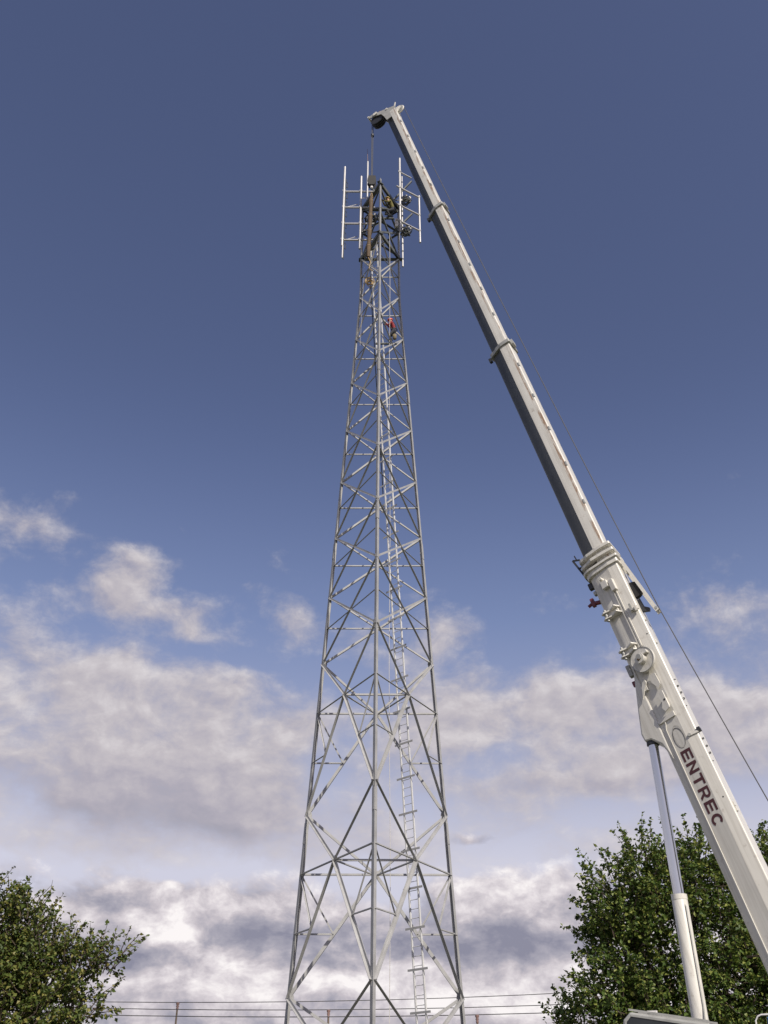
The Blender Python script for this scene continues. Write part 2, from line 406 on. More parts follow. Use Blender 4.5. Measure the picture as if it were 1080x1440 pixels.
for k in range(len(LEV)-1):
    z0, z1 = LEV[k], LEV[k+1]
    big = k < 3
    cross_pts = []
    for fi, (i, j) in enumerate(FACES):
        n = fnorm(i, j)
        a0, a1, b0, b1 = leg(i, z0), leg(i, z1), leg(j, z0), leg(j, z1)
        w0 = (a0-b0).length; w1 = (a1-b1).length; t = w0/(w0+w1)      # height of the crossing
        if big: t = .655
        am, bm = lerp(a0, a1, t), lerp(b0, b1, t)
        X = (am+bm)/2 if big else lerp(a0, b1, t)
        if big:
            W = (.122, .112, .102)[k]
            # the diagonal from the low right leg to the high left leg runs through, the other is in two halves
            brace(a0, X, W, n, off=.02); brace(X, b1, W*.8, n, off=.02)
            brace(b0, X, W, n, off=.02); brace(X, a1, W*.8, n, off=.02)
            brace(am, X, W*.62, n, name='horizontal_brace'); brace(X, bm, W*.62, n, name='horizontal_brace')
            for q0, qm in ((a0, am), (b0, bm)):
                h0 = lerp(q0, X, .5); hl = lerp(q0, qm, .5)
                brace(h0, hl, W*.5, n, name='redundant_brace', off=.01)
                brace(h0, qm, W*.5, n, name='redundant_brace', off=-.01)
            gusset(X + n*.008, n, .14 - .02*k)
            cross_pts.append(X)
        else:
            W = .080 if k < 7 else .070
            brace(a0, b1, W, n, outward=(fi != 1), off=.018); brace(b0, a1, W, n, outward=(fi != 2), off=-.018)
            brace(am, bm, W*.62, n, name='horizontal_brace', off=-.05)
            if k < 6: gusset(X + n*.0, n, .055)
    if big:
        for q_ in range(3):
            p0, p1 = cross_pts[q_], cross_pts[(q_+1) % 3]
            brace(p0, p1, .065, Z, name='plan_brace', off=-.05)
for k in range(1, 10):
    for (i, j) in FACES:
        n = fnorm(i, j)
        for p0, p1 in ((i, j), (j, i)):
            a_, b_ = leg(p0, LEV[k]), leg(p1, LEV[k]); L_ = (b_-a_).length
            g_ = .15 if k < 4 else .085
            d_ = (b_-a_)/L_; up_ = (leg(p0, LEV[k]+1) - leg(p0, LEV[k]-1)).normalized()
            o_ = a_ + n*.030
            part('gusset_plate', MB().prism([(.02, -g_*1.5), (g_*.9, -g_*1.1), (g_*1.25, 0), (g_*.9, g_*1.1), (.02, g_*1.5)], o_, d_, up_, n, 0, .010), 'galvanised', tower)
# head of the tower: two rings of heavy dark beams with X bracing between
for zz in (40.45, TOP):
    for (i, j) in FACES:
        n = fnorm(i, j); a, b = leg(i, zz), leg(j, zz); d = (b-a).normalized()
        part('ring_beam', MB().angle(a - d*.12 + n*.06, b + d*.16 + n*.06, .20, .02, n, -1), 'aged_steel', tower)
for (i, j) in FACES:
    n = fnorm(i, j)
    for za, zb in ((40.55, 42.4), (42.4, 44.25)):
        for p0, p1, s_ in ((i, j, 1), (j, i, -1)):
            part('head_brace', MB().angle(leg(p0, za) + n*.02*s_, leg(p1, zb) + n*.02*s_, .085, .011, n, s_), 'aged_steel', tower)

# ------------------------------------------------------------------ ladder inside the tower
LA = Vector((1.34, 36.38, 4.5)); LB = Vector((-.62, 35.07, 41.2))
ld = (LB-LA).normalized()
LA = LA - ld*(LA.z - .02)/ld.z
ladder = empty('climbing_ladder', LA, 'narrow steel climbing ladder with cross brackets rising inside the lattice tower', 'ladder')
ru = Vector((math.cos(R(-43)), math.sin(R(-43)), 0)); ru = (ru - ld*ru.dot(ld)).normalized(); ln = ld.cross(ru)
Llen = (LB-LA).length
for s_ in (-1, 1):
    part('rail', MB().bar(LA + ru*s_*.22, LB + ru*s_*.22, .048, .065, ln), 'ladder_steel', ladder)
rm = MB().tube([-ru*.225, ru*.225], .013, 6).mesh('rung'); rm.materials.append(MATS['ladder_steel'])
bmh = MB().bar(-ru*.46, ru*.46, .075, .012, ln).mesh('bracket'); bmh.materials.append(MATS['galvanised'])
def place(me, name, parent, loc):
    o = bpy.data.objects.new(name, me); col.objects.link(o); o.parent = parent; o.location = loc; return o
k = 0; s_ = .3
while s_ < Llen - .1:
    place(rm, 'rung', ladder, ld*s_); s_ += .305
s_ = 1.0
while s_ < Llen - 12:
    place(bmh, 'bracket', ladder, ld*s_ - ln*.045); s_ += 1.32
# feeder cables clipped beside the ladder, from the head down to the ground
for q_, (o1, o2) in enumerate(((-.40, .05), (-.34, .10))):
    pts = [LA + ru*o1 + ln*o2 + ld*(Llen*(.62 + .38*t/14)) + ru*.012*math.sin(t*1.7+q_) for t in range(15)]
    thing('feeder_cable', MB().tube(pts, .022, 6), 'cable_dark', pts[0], ('dark feeder cable clipped outermost beside the top of the ladder', 'dark feeder cable running between the ladder rail and the outermost cable')[q_], 'cable', 'feeder cables beside the ladder')

# ------------------------------------------------------------------ antenna frames at the tower head
def pipe(mb, a, b, r_=.045): return mb.cyl(a, b, r_, 10)
def clamp(parent, p, r_=.075):
    return part('clamp', MB().box(p, (Vector((1,0,0)), Vector((0,1,0)), Z), (r_, r_, .05)), 'galvanised', parent)
fy = 35.10
fl = empty('antenna_mount', (-2.22, fy, 40.0), 'ladder-like antenna frame of four horizontal arms and tall pipes beside a thin whip', 'antenna mount')
p_ = part('mast_pipe', pipe(MB(), (-2.27, fy, 40.9), (-2.27, fy, 47.32), .062), 'pipe_steel', fl)
part('mast_pipe', pipe(MB(), (-1.33, fy, 40.67), (-1.33, fy, 46.5), .06), 'pipe_steel', fl)
for zz in (45.31, 44.0, 42.70, 41.43):
    part('arm', pipe(MB(), (-2.27, fy+.07, zz), (-.55, fy+.07, zz), .054), 'pipe_steel', fl)
    clamp(fl, (-2.27, fy+.04, zz)); clamp(fl, (-1.33, fy+.04, zz))
for zz in (44.35, 41.75):
    part('stay', pipe(MB(), (-2.05, fy+.1, zz-.26), (-1.52, fy+.55, zz+.5), .024), 'pipe_steel', fl)
    part('stay', pipe(MB(), (-1.30, fy+.1, zz+.45), (-.95, fy+.40, zz+.85), .024), 'pipe_steel', fl)
# dipole array hung on the outer pipe
da = empty('dipole_antenna', (-2.17, fy+.04, 39.95), 'slim dark dipole array antenna clipped to the outermost vertical pipe', 'antenna')
part('mast', MB().cyl((-2.19, fy+.05, 39.95), (-2.19, fy+.05, 46.3), .024, 8), 'cable_dark', da)
part('mast_tip', MB().cyl((-2.235, fy-.02, 39.98), (-2.235, fy-.02, 40.9), .032, 8), 'cable_tag', da)
for zz in (45.9, 45.0, 44.3, 43.5, 42.6, 41.8, 41.0):
    part('dipole', MB().tube([(-2.19, fy+.05, zz-.22), (-2.09, fy+.14, zz-.20), (-2.09, fy+.14, zz+.20), (-2.19, fy+.05, zz+.22)], .016, 6), 'cable_dark', da)
# whip
wh = empty('whip_antenna', (-.98, fy, 44.5), 'pale whip antenna pipe with a needle thin tip above the four-armed frame', 'antenna')
part('tube', pipe(MB(), (-.98, fy+.02, 44.45), (-.99, fy+.02, 47.82), .05), 'pipe_steel', wh)
part('tip', MB().tube([(-.99, fy+.02, 47.8), (-1.03, fy+.02, 48.96)], [.020, .009], 6), 'porcelain', wh)
# right frame
fr = empty('antenna_mount', (.82, 35.3, 42.2), 'antenna frame of slanting parallel arms between two pipes beside the crane boom', 'antenna mount')
A1 = Vector((.82, 35.3, 0)); A3 = Vector((1.91, 35.97, 0))
part('mast_pipe', pipe(MB(), A1 + Z*42.28, A1 + Z*48.35, .06), 'pipe_steel', fr)
part('mast_pipe', pipe(MB(), A3 + Z*42.15, A3 + Z*45.95, .055), 'pipe_steel', fr)
for zz in (45.82, 44.34, 43.07):
    part('arm', pipe(MB(), A1 + Z*zz - (A3-A1)*.18, A3 + Z*zz, .05), 'pipe_steel', fr)
    clamp(fr, A1 + Z*zz); clamp(fr, A3 + Z*zz, .06)
part('arm', pipe(MB(), A1 + Z*47.16, A1 + (A3-A1)*.6 + Z*47.16, .042), 'pipe_steel', fr); clamp(fr, A1 + Z*47.16)
for z0, z1 in ((45.2, 46.95), (42.6, 44.2)):
    part('strut', MB().angle(Vector((.35, 35.75, z0)), A1 + (A3-A1)*.62 + Z*z1, .08, .012, (0, -1, 0)), 'aged_steel', fr)
rear = empty('antenna_pipe', (.95, 35.8, 40.1), 'separate vertical pipe behind the slanting-armed antenna frame', 'pipe')
part('lower_pipe', pipe(MB(), (.95, 35.8, 40.1), (.95, 35.8, 43.2), .05), 'pipe_steel', rear)
part('upper_pipe', pipe(MB(), (.95, 35.8, 43.2), (.95, 35.8, 47.4), .04), 'pipe_steel', rear)
for zz in (40.6, 41.2, 41.8, 44.0, 44.4): part('band', MB().cyl((.95, 35.8, zz), (.95, 35.8, zz+.10), .058, 10), 'aged_steel', rear)
# cable bundles tied under the rings
rnd = random.Random(4)
def cable_bundle(c, label, grp=None):
    e = empty('cable_bundle', c, label, 'cable bundle', grp)
    c = Vector(c); mb = MB()
    for k in range(9):
        nn = Vector((rnd.uniform(-.5, .5), rnd.uniform(-1, -.4), rnd.uniform(-.6, .6)))
        mb.torus(c + Vector((rnd.uniform(-.1, .1), rnd.uniform(-.12, .12), rnd.uniform(-.12, .12))), nn, rnd.uniform(.14, .30), .028, 16, 6)
    part('coils', mb, 'cable_dark', e)
    for k in range(5):
        A = rnd.uniform(0, 6.3); p = c + Vector((math.cos(A)*.26, -.14, math.sin(A)*.26))
        part('tie', MB().box(p, (Vector((1, 0, 0)), Vector((0, 1, 0)), Z), (.035, .03, .055)), 'cable_tag', e)
    part('hanger', MB().bar(c + Vector((-.6, 0, .05)), c + Vector((.1, 0, .12)), .07, .02, (0, -1, 0)), 'aged_steel', e)
cable_bundle((1.16, 35.75, 45.25), 'dark coiled cable bundle tied under the upper slanting arm')
cable_bundle((1.14, 35.75, 42.75), 'dark coiled cable bundle tied under the lowest slanting arm')
cable_bundle((-.72, 35.45, 43.4), 'dark coiled cable bundle hanging inside the tower head')
# small radio boxes inside the head
for (x, y, zz, lb) in ((.40, 35.2, 44.0, 'small pale box bolted inside the tower head under the top ring beam'), (.62, 35.3, 42.9, 'tall pale box on the inner side of a tower leg near the slanting arms')):
    e = empty('junction_box', (x, y, zz), lb, 'box')
    part('case', MB().box((x, y, zz), (Vector((1,0,0)), Vector((0,1,0)), Z), (.09, .08, .16 if zz > 43.5 else .3)), 'cable_tag', e, bevel=.015)
    part('conduit', MB().cyl((x, y, zz-.15), (x+.03, y, zz-.9), .02, 6), 'cable_dark', e)
    part('bracket', MB().bar((x, y+.07, zz), (x+.35, y+.25, zz), .08, .015, (0, -1, 0)), 'aged_steel', e)
# bags, ropes
cb = empty('rope_coil', (-.77, 34.95, 37.7), 'tan coil of rope hanging from the lattice below the tower head', 'rope')
mb = MB()
for k in range(6): mb.torus(Vector((-.77, 34.95, 38.05)) + Vector((rnd.uniform(-.04, .04), rnd.uniform(-.05, .05), rnd.uniform(-.12, .08))), (rnd.uniform(-.3, .3), -1, rnd.uniform(-.4, .4)), rnd.uniform(.13, .19), .022, 14, 6, 1.3)
part('coils', mb, 'tan_cloth', cb)
part('sling', MB().tube([(-.77, 34.95, 38.2), (-.70, 35.0, 40.4)], .012, 5), 'rope_pale', cb)
thing('tag_line', MB().tube([(.24 + .02*math.sin(t*.9), 34.5 + .015*t*0, 41.2 - t*2.05) for t in range(21)], .011, 5), 'rope_pale', (.24, 34.5, .2), 'thin pale rope hanging straight down inside the whole tower', 'rope')
thing('tag_line', MB().tube([(-1.02, 34.7, 40.3), (-1.10, 34.6, 36.8), (-1.18, 34.6, 33.4)], .006, 5), 'rope_pale', (-1.18, 34.6, 33.4), 'thin slack rope end hanging below the tower head beside the tan coil', 'rope')

# ------------------------------------------------------------------ power lines behind the tower
lines = [((-11.42, 60, 7.47), (-15.405, 7.566), (9.69, 8.077), 60, 'topmost'), ((-2.785, 56, 6.717), (-14.33, 6.877), (8.995, 7.119), 56, 'middle'), ((4.571, 52, 6.169), (-13.26, 6.217), (8.32, 6.394), 52, 'lowest')]
for (pp, l0, l1, Y, which) in lines:
    # sagging parabola through the three known points, carried on past both sides
    xs = [l0[0], pp[0], l1[0]]; zs = [l0[1], pp[2], l1[1]]
    curv = .0011
    sl_ = (zs[2]-zs[0])/(xs[2]-xs[0]) - curv*(xs[2]+xs[0]); c0 = zs[0] - sl_*xs[0] - curv*xs[0]**2
    zf = lambda x: c0 + sl_*x + curv*x*x
    pts = [(x, Y, zf(x)) for x in range(-44, 45, 4)]
    thing('power_line', MB().tube(pts, .021, 5), 'rope_steel', pts[0], which + ' of three thin overhead wires behind the tower', 'wire')
    px = pp[0]
    pe = empty('wire_post', (px, Y, 0), 'slim post with a reddish insulator cap carrying the ' + which + ' wire', 'post', 'posts carrying the overhead wires')
    zt = zf(px)
    part('pole', MB().tube([(px, Y, -.1), (px, Y, zt-.34)], [.075, .05], 8), 'wood_pole', pe)
    part('insulator', MB().tube([(px, Y, zt-.36), (px, Y, zt-.30), (px, Y, zt-.26), (px, Y, zt-.20), (px, Y, zt-.14), (px, Y, zt-.08), (px, Y, zt)], [.05, .08, .055, .09, .06, .10, .09], 10), 'porcelain', pe)
    for ex in (-40, 40):
        q2 = empty('wire_post', (ex, Y, 0), 'slim post with a reddish insulator cap at the %s end of the ' % ('tree-side' if ex < 0 else 'crane-side') + which + ' wire', 'post', 'posts carrying the overhead wires')
        zt2 = zf(ex)
        part('pole', MB().tube([(ex, Y, -.1), (ex, Y, zt2-.34)], [.075, .05], 8), 'wood_pole', q2)
        part('insulator', MB().tube([(ex, Y, zt2-.36), (ex, Y, zt2-.20), (ex, Y, zt2-.08), (ex, Y, zt2)], [.05, .08, .10, .09], 10), 'porcelain', q2)

# ------------------------------------------------------------------ mobile crane
BA = Vector((9.899, 27.56, 7.862)); TIP = Vector((.440, 33.55, 49.649))
ax = (TIP-BA).normalized(); hd = Vector((ax.x, ax.y, 0)).normalized()
sd = Vector((hd.y, -hd.x, 0)); sd = -sd if sd.y > 0 else sd           # side that faces the camera
tp = ax.cross(sd)                                                     # top of the boom
if tp.z < 0: tp = -tp
def B(s_, v=0.0, w=0.0): return BA + ax*s_ + tp*v + sd*w
def boom_grime(name, rust):
    t = MATS[name].node_tree; b_ = t.nodes['Principled BSDF']; src = b_.inputs['Base Color'].links[0].from_socket
    tco = t.nodes.new('ShaderNodeTexCoord'); org = t.nodes.new('ShaderNodeVectorMath'); org.operation = 'SUBTRACT'
    t.links.new(tco.outputs['Object'], org.inputs[0]); org.inputs[1].default_value = BA - CEN
    def dot(v):
        n = t.nodes.new('ShaderNodeVectorMath'); n.operation = 'DOT_PRODUCT'; t.links.new(org.outputs[0], n.inputs[0]); n.inputs[1].default_value = v; return n.outputs['Value']
    def mt_(op, a, b, c=None):
        n = t.nodes.new('ShaderNodeMath'); n.operation = op
        for i, v in enumerate((a, b)):
            if isinstance(v, (int, float)): n.inputs[i].default_value = v
            else: t.links.new(v, n.inputs[i])
        return n.outputs[0]
    def mr(v, lo, hi, a=0.0, b=1.0):
        n = t.nodes.new('ShaderNodeMapRange'); t.links.new(v, n.inputs[0])
        for i, q_ in enumerate((lo, hi, a, b)): n.inputs[i+1].default_value = q_
        return n.outputs[0]
    A, V, W = dot(ax), dot(tp), dot(sd)
    def nz(ka, kv, kw, det=6, rough=.6):
        c = t.nodes.new('ShaderNodeCombineXYZ')
        for i, (v, k) in enumerate(((A, ka), (V, kv), (W, kw))): t.links.new(mt_('MULTIPLY', v, k), c.inputs[i])
        n = t.nodes.new('ShaderNodeTexNoise'); t.links.new(c.outputs[0], n.inputs['Vector']); n.inputs['Scale'].default_value = 1; n.inputs['Detail'].default_value = det; n.inputs['Roughness'].default_value = rough
        return n.outputs[0]
    def mix(f, a, col, mode='MIX'):
        m_ = t.nodes.new('ShaderNodeMix'); m_.data_type = 'RGBA'; m_.blend_type = mode
        t.links.new(f, m_.inputs[0]); t.links.new(a, m_.inputs[6]); m_.inputs[7].default_value = (*col, 1); return m_.outputs[2]
    out = mix(mr(nz(.35, 9, 9), .48, .72, 0, .42), src, (.30, .27, .22))             # grease and dirt streaks along the boom
    out = mix(mr(nz(2.6, 3.0, 3.0, 8, .7), .60, .70, 0, .45), out, (.27, .22, .17))  # scuffs
    if rust:
        edge = mt_('ADD', V, mt_('MULTIPLY', A, .0043))                             # follows the top edge as the sections get slimmer
        band = mt_('MULTIPLY', mr(edge, .36, .41), mr(edge, .51, .49))
        out = mix(mt_('MULTIPLY', band, mr(nz(1.1, 12, 4, 8, .7), .47, .58, 0, .85)), out, (.25, .13, .055))
    t.links.new(out, b_.inputs['Base Color'])
PIV = B(-5.3, -.25)
CEN = Vector(PIV) + hd*1.9; CEN.z = 0
boom_grime('crane_white', False); boom_grime('crane_section', True)
crane = empty('mobile_crane', CEN, 'white telescopic mobile crane with its boom raised beside the lattice tower', 'crane')
def profile(W, H, vc, deg1, len1, deg2, len2, r_=.055):
    pts = []
    def arc(cx, cy, r0, a0, a1, n): return [(cx + r0*math.cos(R(a0+(a1-a0)*i/n)), cy + r0*math.sin(R(a0+(a1-a0)*i/n))) for i in range(n+1)]
    half = arc(W/2-r_, H/2-r_, r_, 90, 0, 4)
    half.append((W/2, vc))
    x, y = W/2, vc
    for dg, ln_ in ((deg1, len1), (deg2, len2)):
        if ln_: x -= ln_*math.sin(R(dg)); y -= ln_*math.cos(R(dg)); half.append((x, y))
    dg = deg2 if len2 else deg1
    # rounded belly
    p0 = Vector((x, y)); p3 = Vector((0, -H/2)); L = (y + H/2)
    p1 = p0 + Vector((-math.sin(R(dg)), -math.cos(R(dg))))*L*.62; p1.x = max(p1.x, .05); p2 = p3 + Vector((x*.62, 0))
    for i in range(1, 11):
        t = i/10; c_ = p0*(1-t)**3 + p1*3*t*(1-t)**2 + p2*3*t*t*(1-t) + p3*t**3
        half.append((c_.x, c_.y))
    return half + [(-a, b) for a, b in half[::-1][1:]]
def loft(name, prof, s0, s1, m_, parent, off=0.0, smooth_from=7, cap=True, label=None, bevel=0):
    k = len(prof)
    pr = [(w + (off if w > 0 else -off if w < 0 else 0), v + (off*(1 if v > 0 else -1))) for w, v in prof]
    vs = [B(s, v, w) for s in (s0, s1) for w, v in pr]
    mb = MB(); mb.v = vs
    for i in range(k):
        j = (i+1) % k
        f = (i, j, k+j, k+i)
        mb.f.append(f); q_ = min(i, k-2-i) if i < k-1 else 99
        mb.sm.append(False)
    if cap: mb.f += [tuple(range(k)), tuple(range(k, 2*k))[::-1]]; mb.sm += [False, False]
    o = part(name, mb, m_, parent, label=label)
    bm_ = bmesh.new(); bm_.from_mesh(o.data); bmesh.ops.recalc_face_normals(bm_, faces=bm_.faces)
    for f in bm_.faces: f.smooth = len(f.verts) == 4
    for e in bm_.edges:
        if len(e.link_faces) == 2 and e.calc_face_angle(0) > R(9.5): e.smooth = False
    bm_.to_mesh(o.data); bm_.free()
    return o
P1_ = profile(.92, 1.14, .20, 14, .44, 0, 0)
P2_ = profile(.84, 1.03, .17, 12, .22, 36, .10)
P3_ = profile(.76, .93, .16, 5, .15, 42, .16)
P4_ = profile(.68, .83, .14, 5, .13, 42, .15)
P5_ = profile(.60, .74, .12, 5, .12, 42, .14)
base = loft('boom_base_section', P1_, -6.2, 10.55, 'crane_white', crane)
s3 = loft('boom_section', P3_, 10.2, 22.40, 'crane_section', crane)
s4 = loft('boom_section', P4_, 21.6, 33.32, 'crane_section', crane)
s5 = loft('boom_section', P5_, 32.6, 43.5, 'crane_section', crane)
s2 = loft('boom_section', P2_, 10.0, 10.90, 'crane_section', crane)
# collars at the head of every section
# the lower shells of the inner sections get a darker, glossier material
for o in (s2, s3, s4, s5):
    o.data.materials.append(MATS['boom_shell_dark'])
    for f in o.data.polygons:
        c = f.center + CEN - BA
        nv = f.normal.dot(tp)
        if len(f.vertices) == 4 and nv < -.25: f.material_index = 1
loft('collar', P1_, 10.22, 10.50, 'crane_white', base, .07)
loft('collar', P1_, 10.40, 10.48, 'crane_white', base, .13)
loft('collar', P2_, 10.68, 10.78, 'crane_white', s2, .16)
loft('collar', P3_, 10.96, 11.06, 'crane_white', s3, .19)
loft('collar', P3_, 10.78, 11.16, 'crane_white', s3, .06)
loft('collar', P3_, 22.26, 22.44, 'crane_grey', s3, .07)
loft('collar', P4_, 33.18, 33.36, 'crane_grey', s4, .07)
for (s_, vv, par, hw) in ((22.3, -.52, s3, .1), (33.2, -.46, s4, .1)):
    part('sensor', MB().box(B(s_-.15, vv-.07, .12), (ax, tp, sd), (.10, .06, .07)), 'dark_metal', par)
    part('lug', MB().box(B(s_+.05, -vv+.04, .10), (ax, tp, sd), (.13, .06, .16)), 'crane_grey', par)
# wear pads and hose line
# --- base section fittings
cr14, sr14 = math.cos(R(14)), math.sin(R(14))
FD = tp*(-cr14) + sd*(-sr14); FN = sd*cr14 + tp*(-sr14)          # lower side plate: direction down it, outward normal
def F(s_, d, o=0.0): return B(s_, .20, .46) + FD*d + FN*o        # a point on the lower side plate
# lettering, reading down the boom: heavy block capitals cut from flat sheet
def glyph(ch):
    """quads in a box 1 wide and 1 high"""
    r_ = lambda x0, y0, x1, y1: [(x0, y0), (x1, y0), (x1, y1), (x0, y1)]
    if ch == 'E': return [r_(0, 0, .27, 1), r_(.27, 0, 1, .20), r_(.27, .41, .92, .60), r_(.27, .80, 1, 1)]
    if ch == 'N': return [r_(0, 0, .25, 1), r_(.75, 0, 1, 1), [(.25, 1), (.25, .66), (.75, .0), (.75, .34)]]
    if ch == 'T': return [r_(0, .80, 1, 1), r_(.37, 0, .63, .80)]
    def arc(cx, cy, ro, ri, ho, hi, a0, a1, n):
        P_ = lambda rx, ry, A: (cx + rx*math.cos(R(A)), cy + ry*math.sin(R(A)))
        return [[P_(ro, ho, a0+(a1-a0)*i/n), P_(ro, ho, a0+(a1-a0)*(i+1)/n), P_(ri, hi, a0+(a1-a0)*(i+1)/n), P_(ri, hi, a0+(a1-a0)*i/n)] for i in range(n)]
    if ch == 'R': return [r_(0, 0, .25, 1), r_(.25, .82, .62, 1), r_(.25, .36, .62, .54)] + arc(.62, .68, .36, .11, .32, .14, -90, 90, 10) + [[(.45, .36), (.72, .0), (1.02, .0), (.72, .37)]]
    return arc(.52, .5, .52, .26, .5, .29, 42, 318, 20)
mb = MB(); lw = .335; gap = (2.36 - 6*lw)/5
for k, ch in enumerate('ENTREC'):
    for qd in glyph(ch):
        pts_ = [F(3.40 - k*(lw+gap) - x*lw, .05 + (1-y)*.345, .005) for x, y in qd]
        mb.add(pts_, [(0, 1, 2, 3)])
to = part('lettering', mb, 'lettering_maroon', base, label='dark maroon lettering reading ENTREC')
def ring_mark(cs, cd, ra, rb, t0, t1, m_, a0=0, a1=360, o=.004):
    mb = MB(); n = 40; vs = []
    for i in range(n+1):
        A = R(a0 + (a1-a0)*i/n)
        tk = t0 + (t1-t0)*(.5 + .5*math.cos(A))
        for rr in (0, tk): vs.append(F(cs + (ra-rr)*math.cos(A), cd + (rb-rr)*math.sin(A), o))
    fs = [(2*i, 2*i+1, 2*i+3, 2*i+2) for i in range(n)]
    mb.add(vs, fs)
    return part('emblem_ring', mb, m_, base)
ring_mark(3.80, .235, .33, .185, .016, .034, 'logo_grey')
ring_mark(3.84, .20, .36, .17, .012, .02, 'logo_pale', 0, 360, .0065)
# weld bead / hydraulic line low on the side
part('hydraulic_line', MB().tube([F(4.6, .40, .02), F(4.35, .42, .03), F(4.2, .49, .02), F(2, .50, .02), F(-2, .50, .02), F(-5.5, .50, .02)], .016, 8), 'crane_white', base)
# side rails
for d_ in (.05, .14):
    part('guide_rail', MB().box(F(8.25, d_, .02), (ax, FD, FN), (1.25, .018, .025)), 'crane_white', base)
part('guide_block', MB().box(F(9.45, .06, .06), (ax, FD, FN), (.22, .09, .07)), 'crane_white', base, bevel=.015)
part('guide_block', MB().box(F(9.62, .30, .07), (ax, FD, FN), (.14, .12, .08)), 'crane_white', base, bevel=.015)
part('guide_block', MB().box(F(9.85, .33, .10), (ax, FD, FN), (.05, .05, .10)), 'crane_white', base, bevel=.01)
# jib clevis brackets on the lower side
for s_ in (8.55, 7.05):
    br = part('jib_bracket', MB().prism([(-.16, .18), (.16, .18), (.12, .52), (.06, .74), (-.06, .74), (-.12, .52)], F(s_, .05), ax, FD, FN, .0, .10), 'crane_white', base, bevel=.012)
    for q_ in (-.11, .11):
        part('ear', MB().prism([(.10, .0), (.72, .0), (.78, .16), (.66, .24), (.44, .16), (.30, .22), (.18, .30)], F(s_ + q_, .05), FD, FN, ax, -.022, .022), 'crane_white', br)
    part('pin', MB().cyl(F(s_-.22, .68, .14), F(s_+.22, .68, .14), .045, 12), 'crane_grey', br)
# hose reel: disc with hub
hr = part('hose_reel', MB().cyl(F(6.5, .16, .10), F(6.5, .16, .20), .41, 40), 'crane_white', base)
part('rim', MB().torus(F(6.5, .16, .20), FN, .405, .014, 40, 6), 'crane_grey', hr)
part('hub', MB().cyl(F(6.5, .16, .20), F(6.5, .16, .40), .165, 24), 'crane_white', hr)
part('hub_cap', MB().cyl(F(6.52, .14, .40), F(6.52, .14, .45), .09, 18), 'crane_grey', hr)
part('arm', MB().box(F(6.62, -.07, .27), (ax, FD, FN), (.05, .07, .07)), 'crane_white', hr)
part('axle', MB().cyl(F(6.5, .16, .0), F(6.5, .16, .10), .12, 16), 'crane_grey', hr)
part('bolt', MB().cyl(F(6.44, .18, .40), F(6.44, .18, .47), .03, 8), 'bundle_brown', hr)
# torn-edged plates below the reel
part('mounting_plate', MB().prism([(5.95, .02), (5.55, .0), (5.45, .12), (5.75, .26), (5.98, .22)], F(0, 0), ax, FD, FN, .05, .09), 'crane_white', base)
part('mounting_plate', MB().prism([(5.30, .02), (4.72, .02), (4.66, .20), (4.80, .26), (4.95, .18), (5.22, .24)], F(0, 0), ax, FD, FN, .10, .15), 'crane_white', base)
part('mounting_plate', MB().prism([(6.0, .42), (5.75, .60), (5.40, .72), (5.62, .56), (5.82, .40)], F(0, 0), ax, FD, FN, .06, .12), 'crane_white', base)
part('spacer', MB().box(F(5.75, .12, .02), (ax, FD, FN), (.1, .08, .045)), 'crane_white', base)
part('spacer', MB().box(F(4.95, .12, .04), (ax, FD, FN), (.14, .07, .07)), 'crane_white', base)
part('spacer', MB().box(F(5.70, .52, .0), (ax, FD, FN), (.10, .06, .08)), 'crane_white', base)
part('bolt_hole', MB().cyl(F(5.0, .07, .15), F(5.0, .07, .156), .035, 10), 'dark_metal', base)
part('rib', MB().prism([(0, .02), (.0, .62), (.10, .62), (.16, .02)], F(4.45, 0), ax, FD, FN, -.02, .05), 'crane_white', base)
# grab handles, catches and plug holes on the upper side plate
for s_, vv in ((7.3, .46), (1.7, .42), (-1.4, .42)):
    part('plug', MB().cyl(B(s_, vv, .455), B(s_, vv, .466), .022, 10), 'dark_metal', base)
ct = part('catch', MB().box(B(8.3, .44, .49), (ax, tp, sd), (.07, .14, .035)), 'crane_white', base, bevel=.01)
part('lever', MB().box(B(8.36, .36, .56), (ax, tp, sd), (.13, .035, .045)), 'crane_grey', ct)
part('lever', MB().box(B(8.25, .50, .56), (ax, tp, sd), (.10, .035, .045)), 'crane_white', ct)
ct = part('catch', MB().box(B(3.72, .44, .475), (ax, tp, sd), (.035, .15, .02)), 'crane_white', base)
part('catch_pin', MB().cyl(B(3.72, .31, .47), B(3.72, .31, .51), .05, 14), 'crane_grey', ct)
part('catch_arm', MB().box(B(3.78, .62, .40), (ax, tp, sd), (.05, .05, .10)), 'dark_metal', ct)
# looped cables along the top edge
for sa, sb in ((5.55, 4.7), (3.75, 2.85)):
    pts = []
    n = 60
    for i in range(n+1):
        t = i/n; s_ = sa + (sb-sa)*t
        pts.append(B(s_ + .07*math.sin(t*24), .575 + .05*math.cos(t*24), .30 + .02*math.sin(t*9)))
    part('looped_cable', MB().tube(pts, .014, 6), 'dark_metal', base)
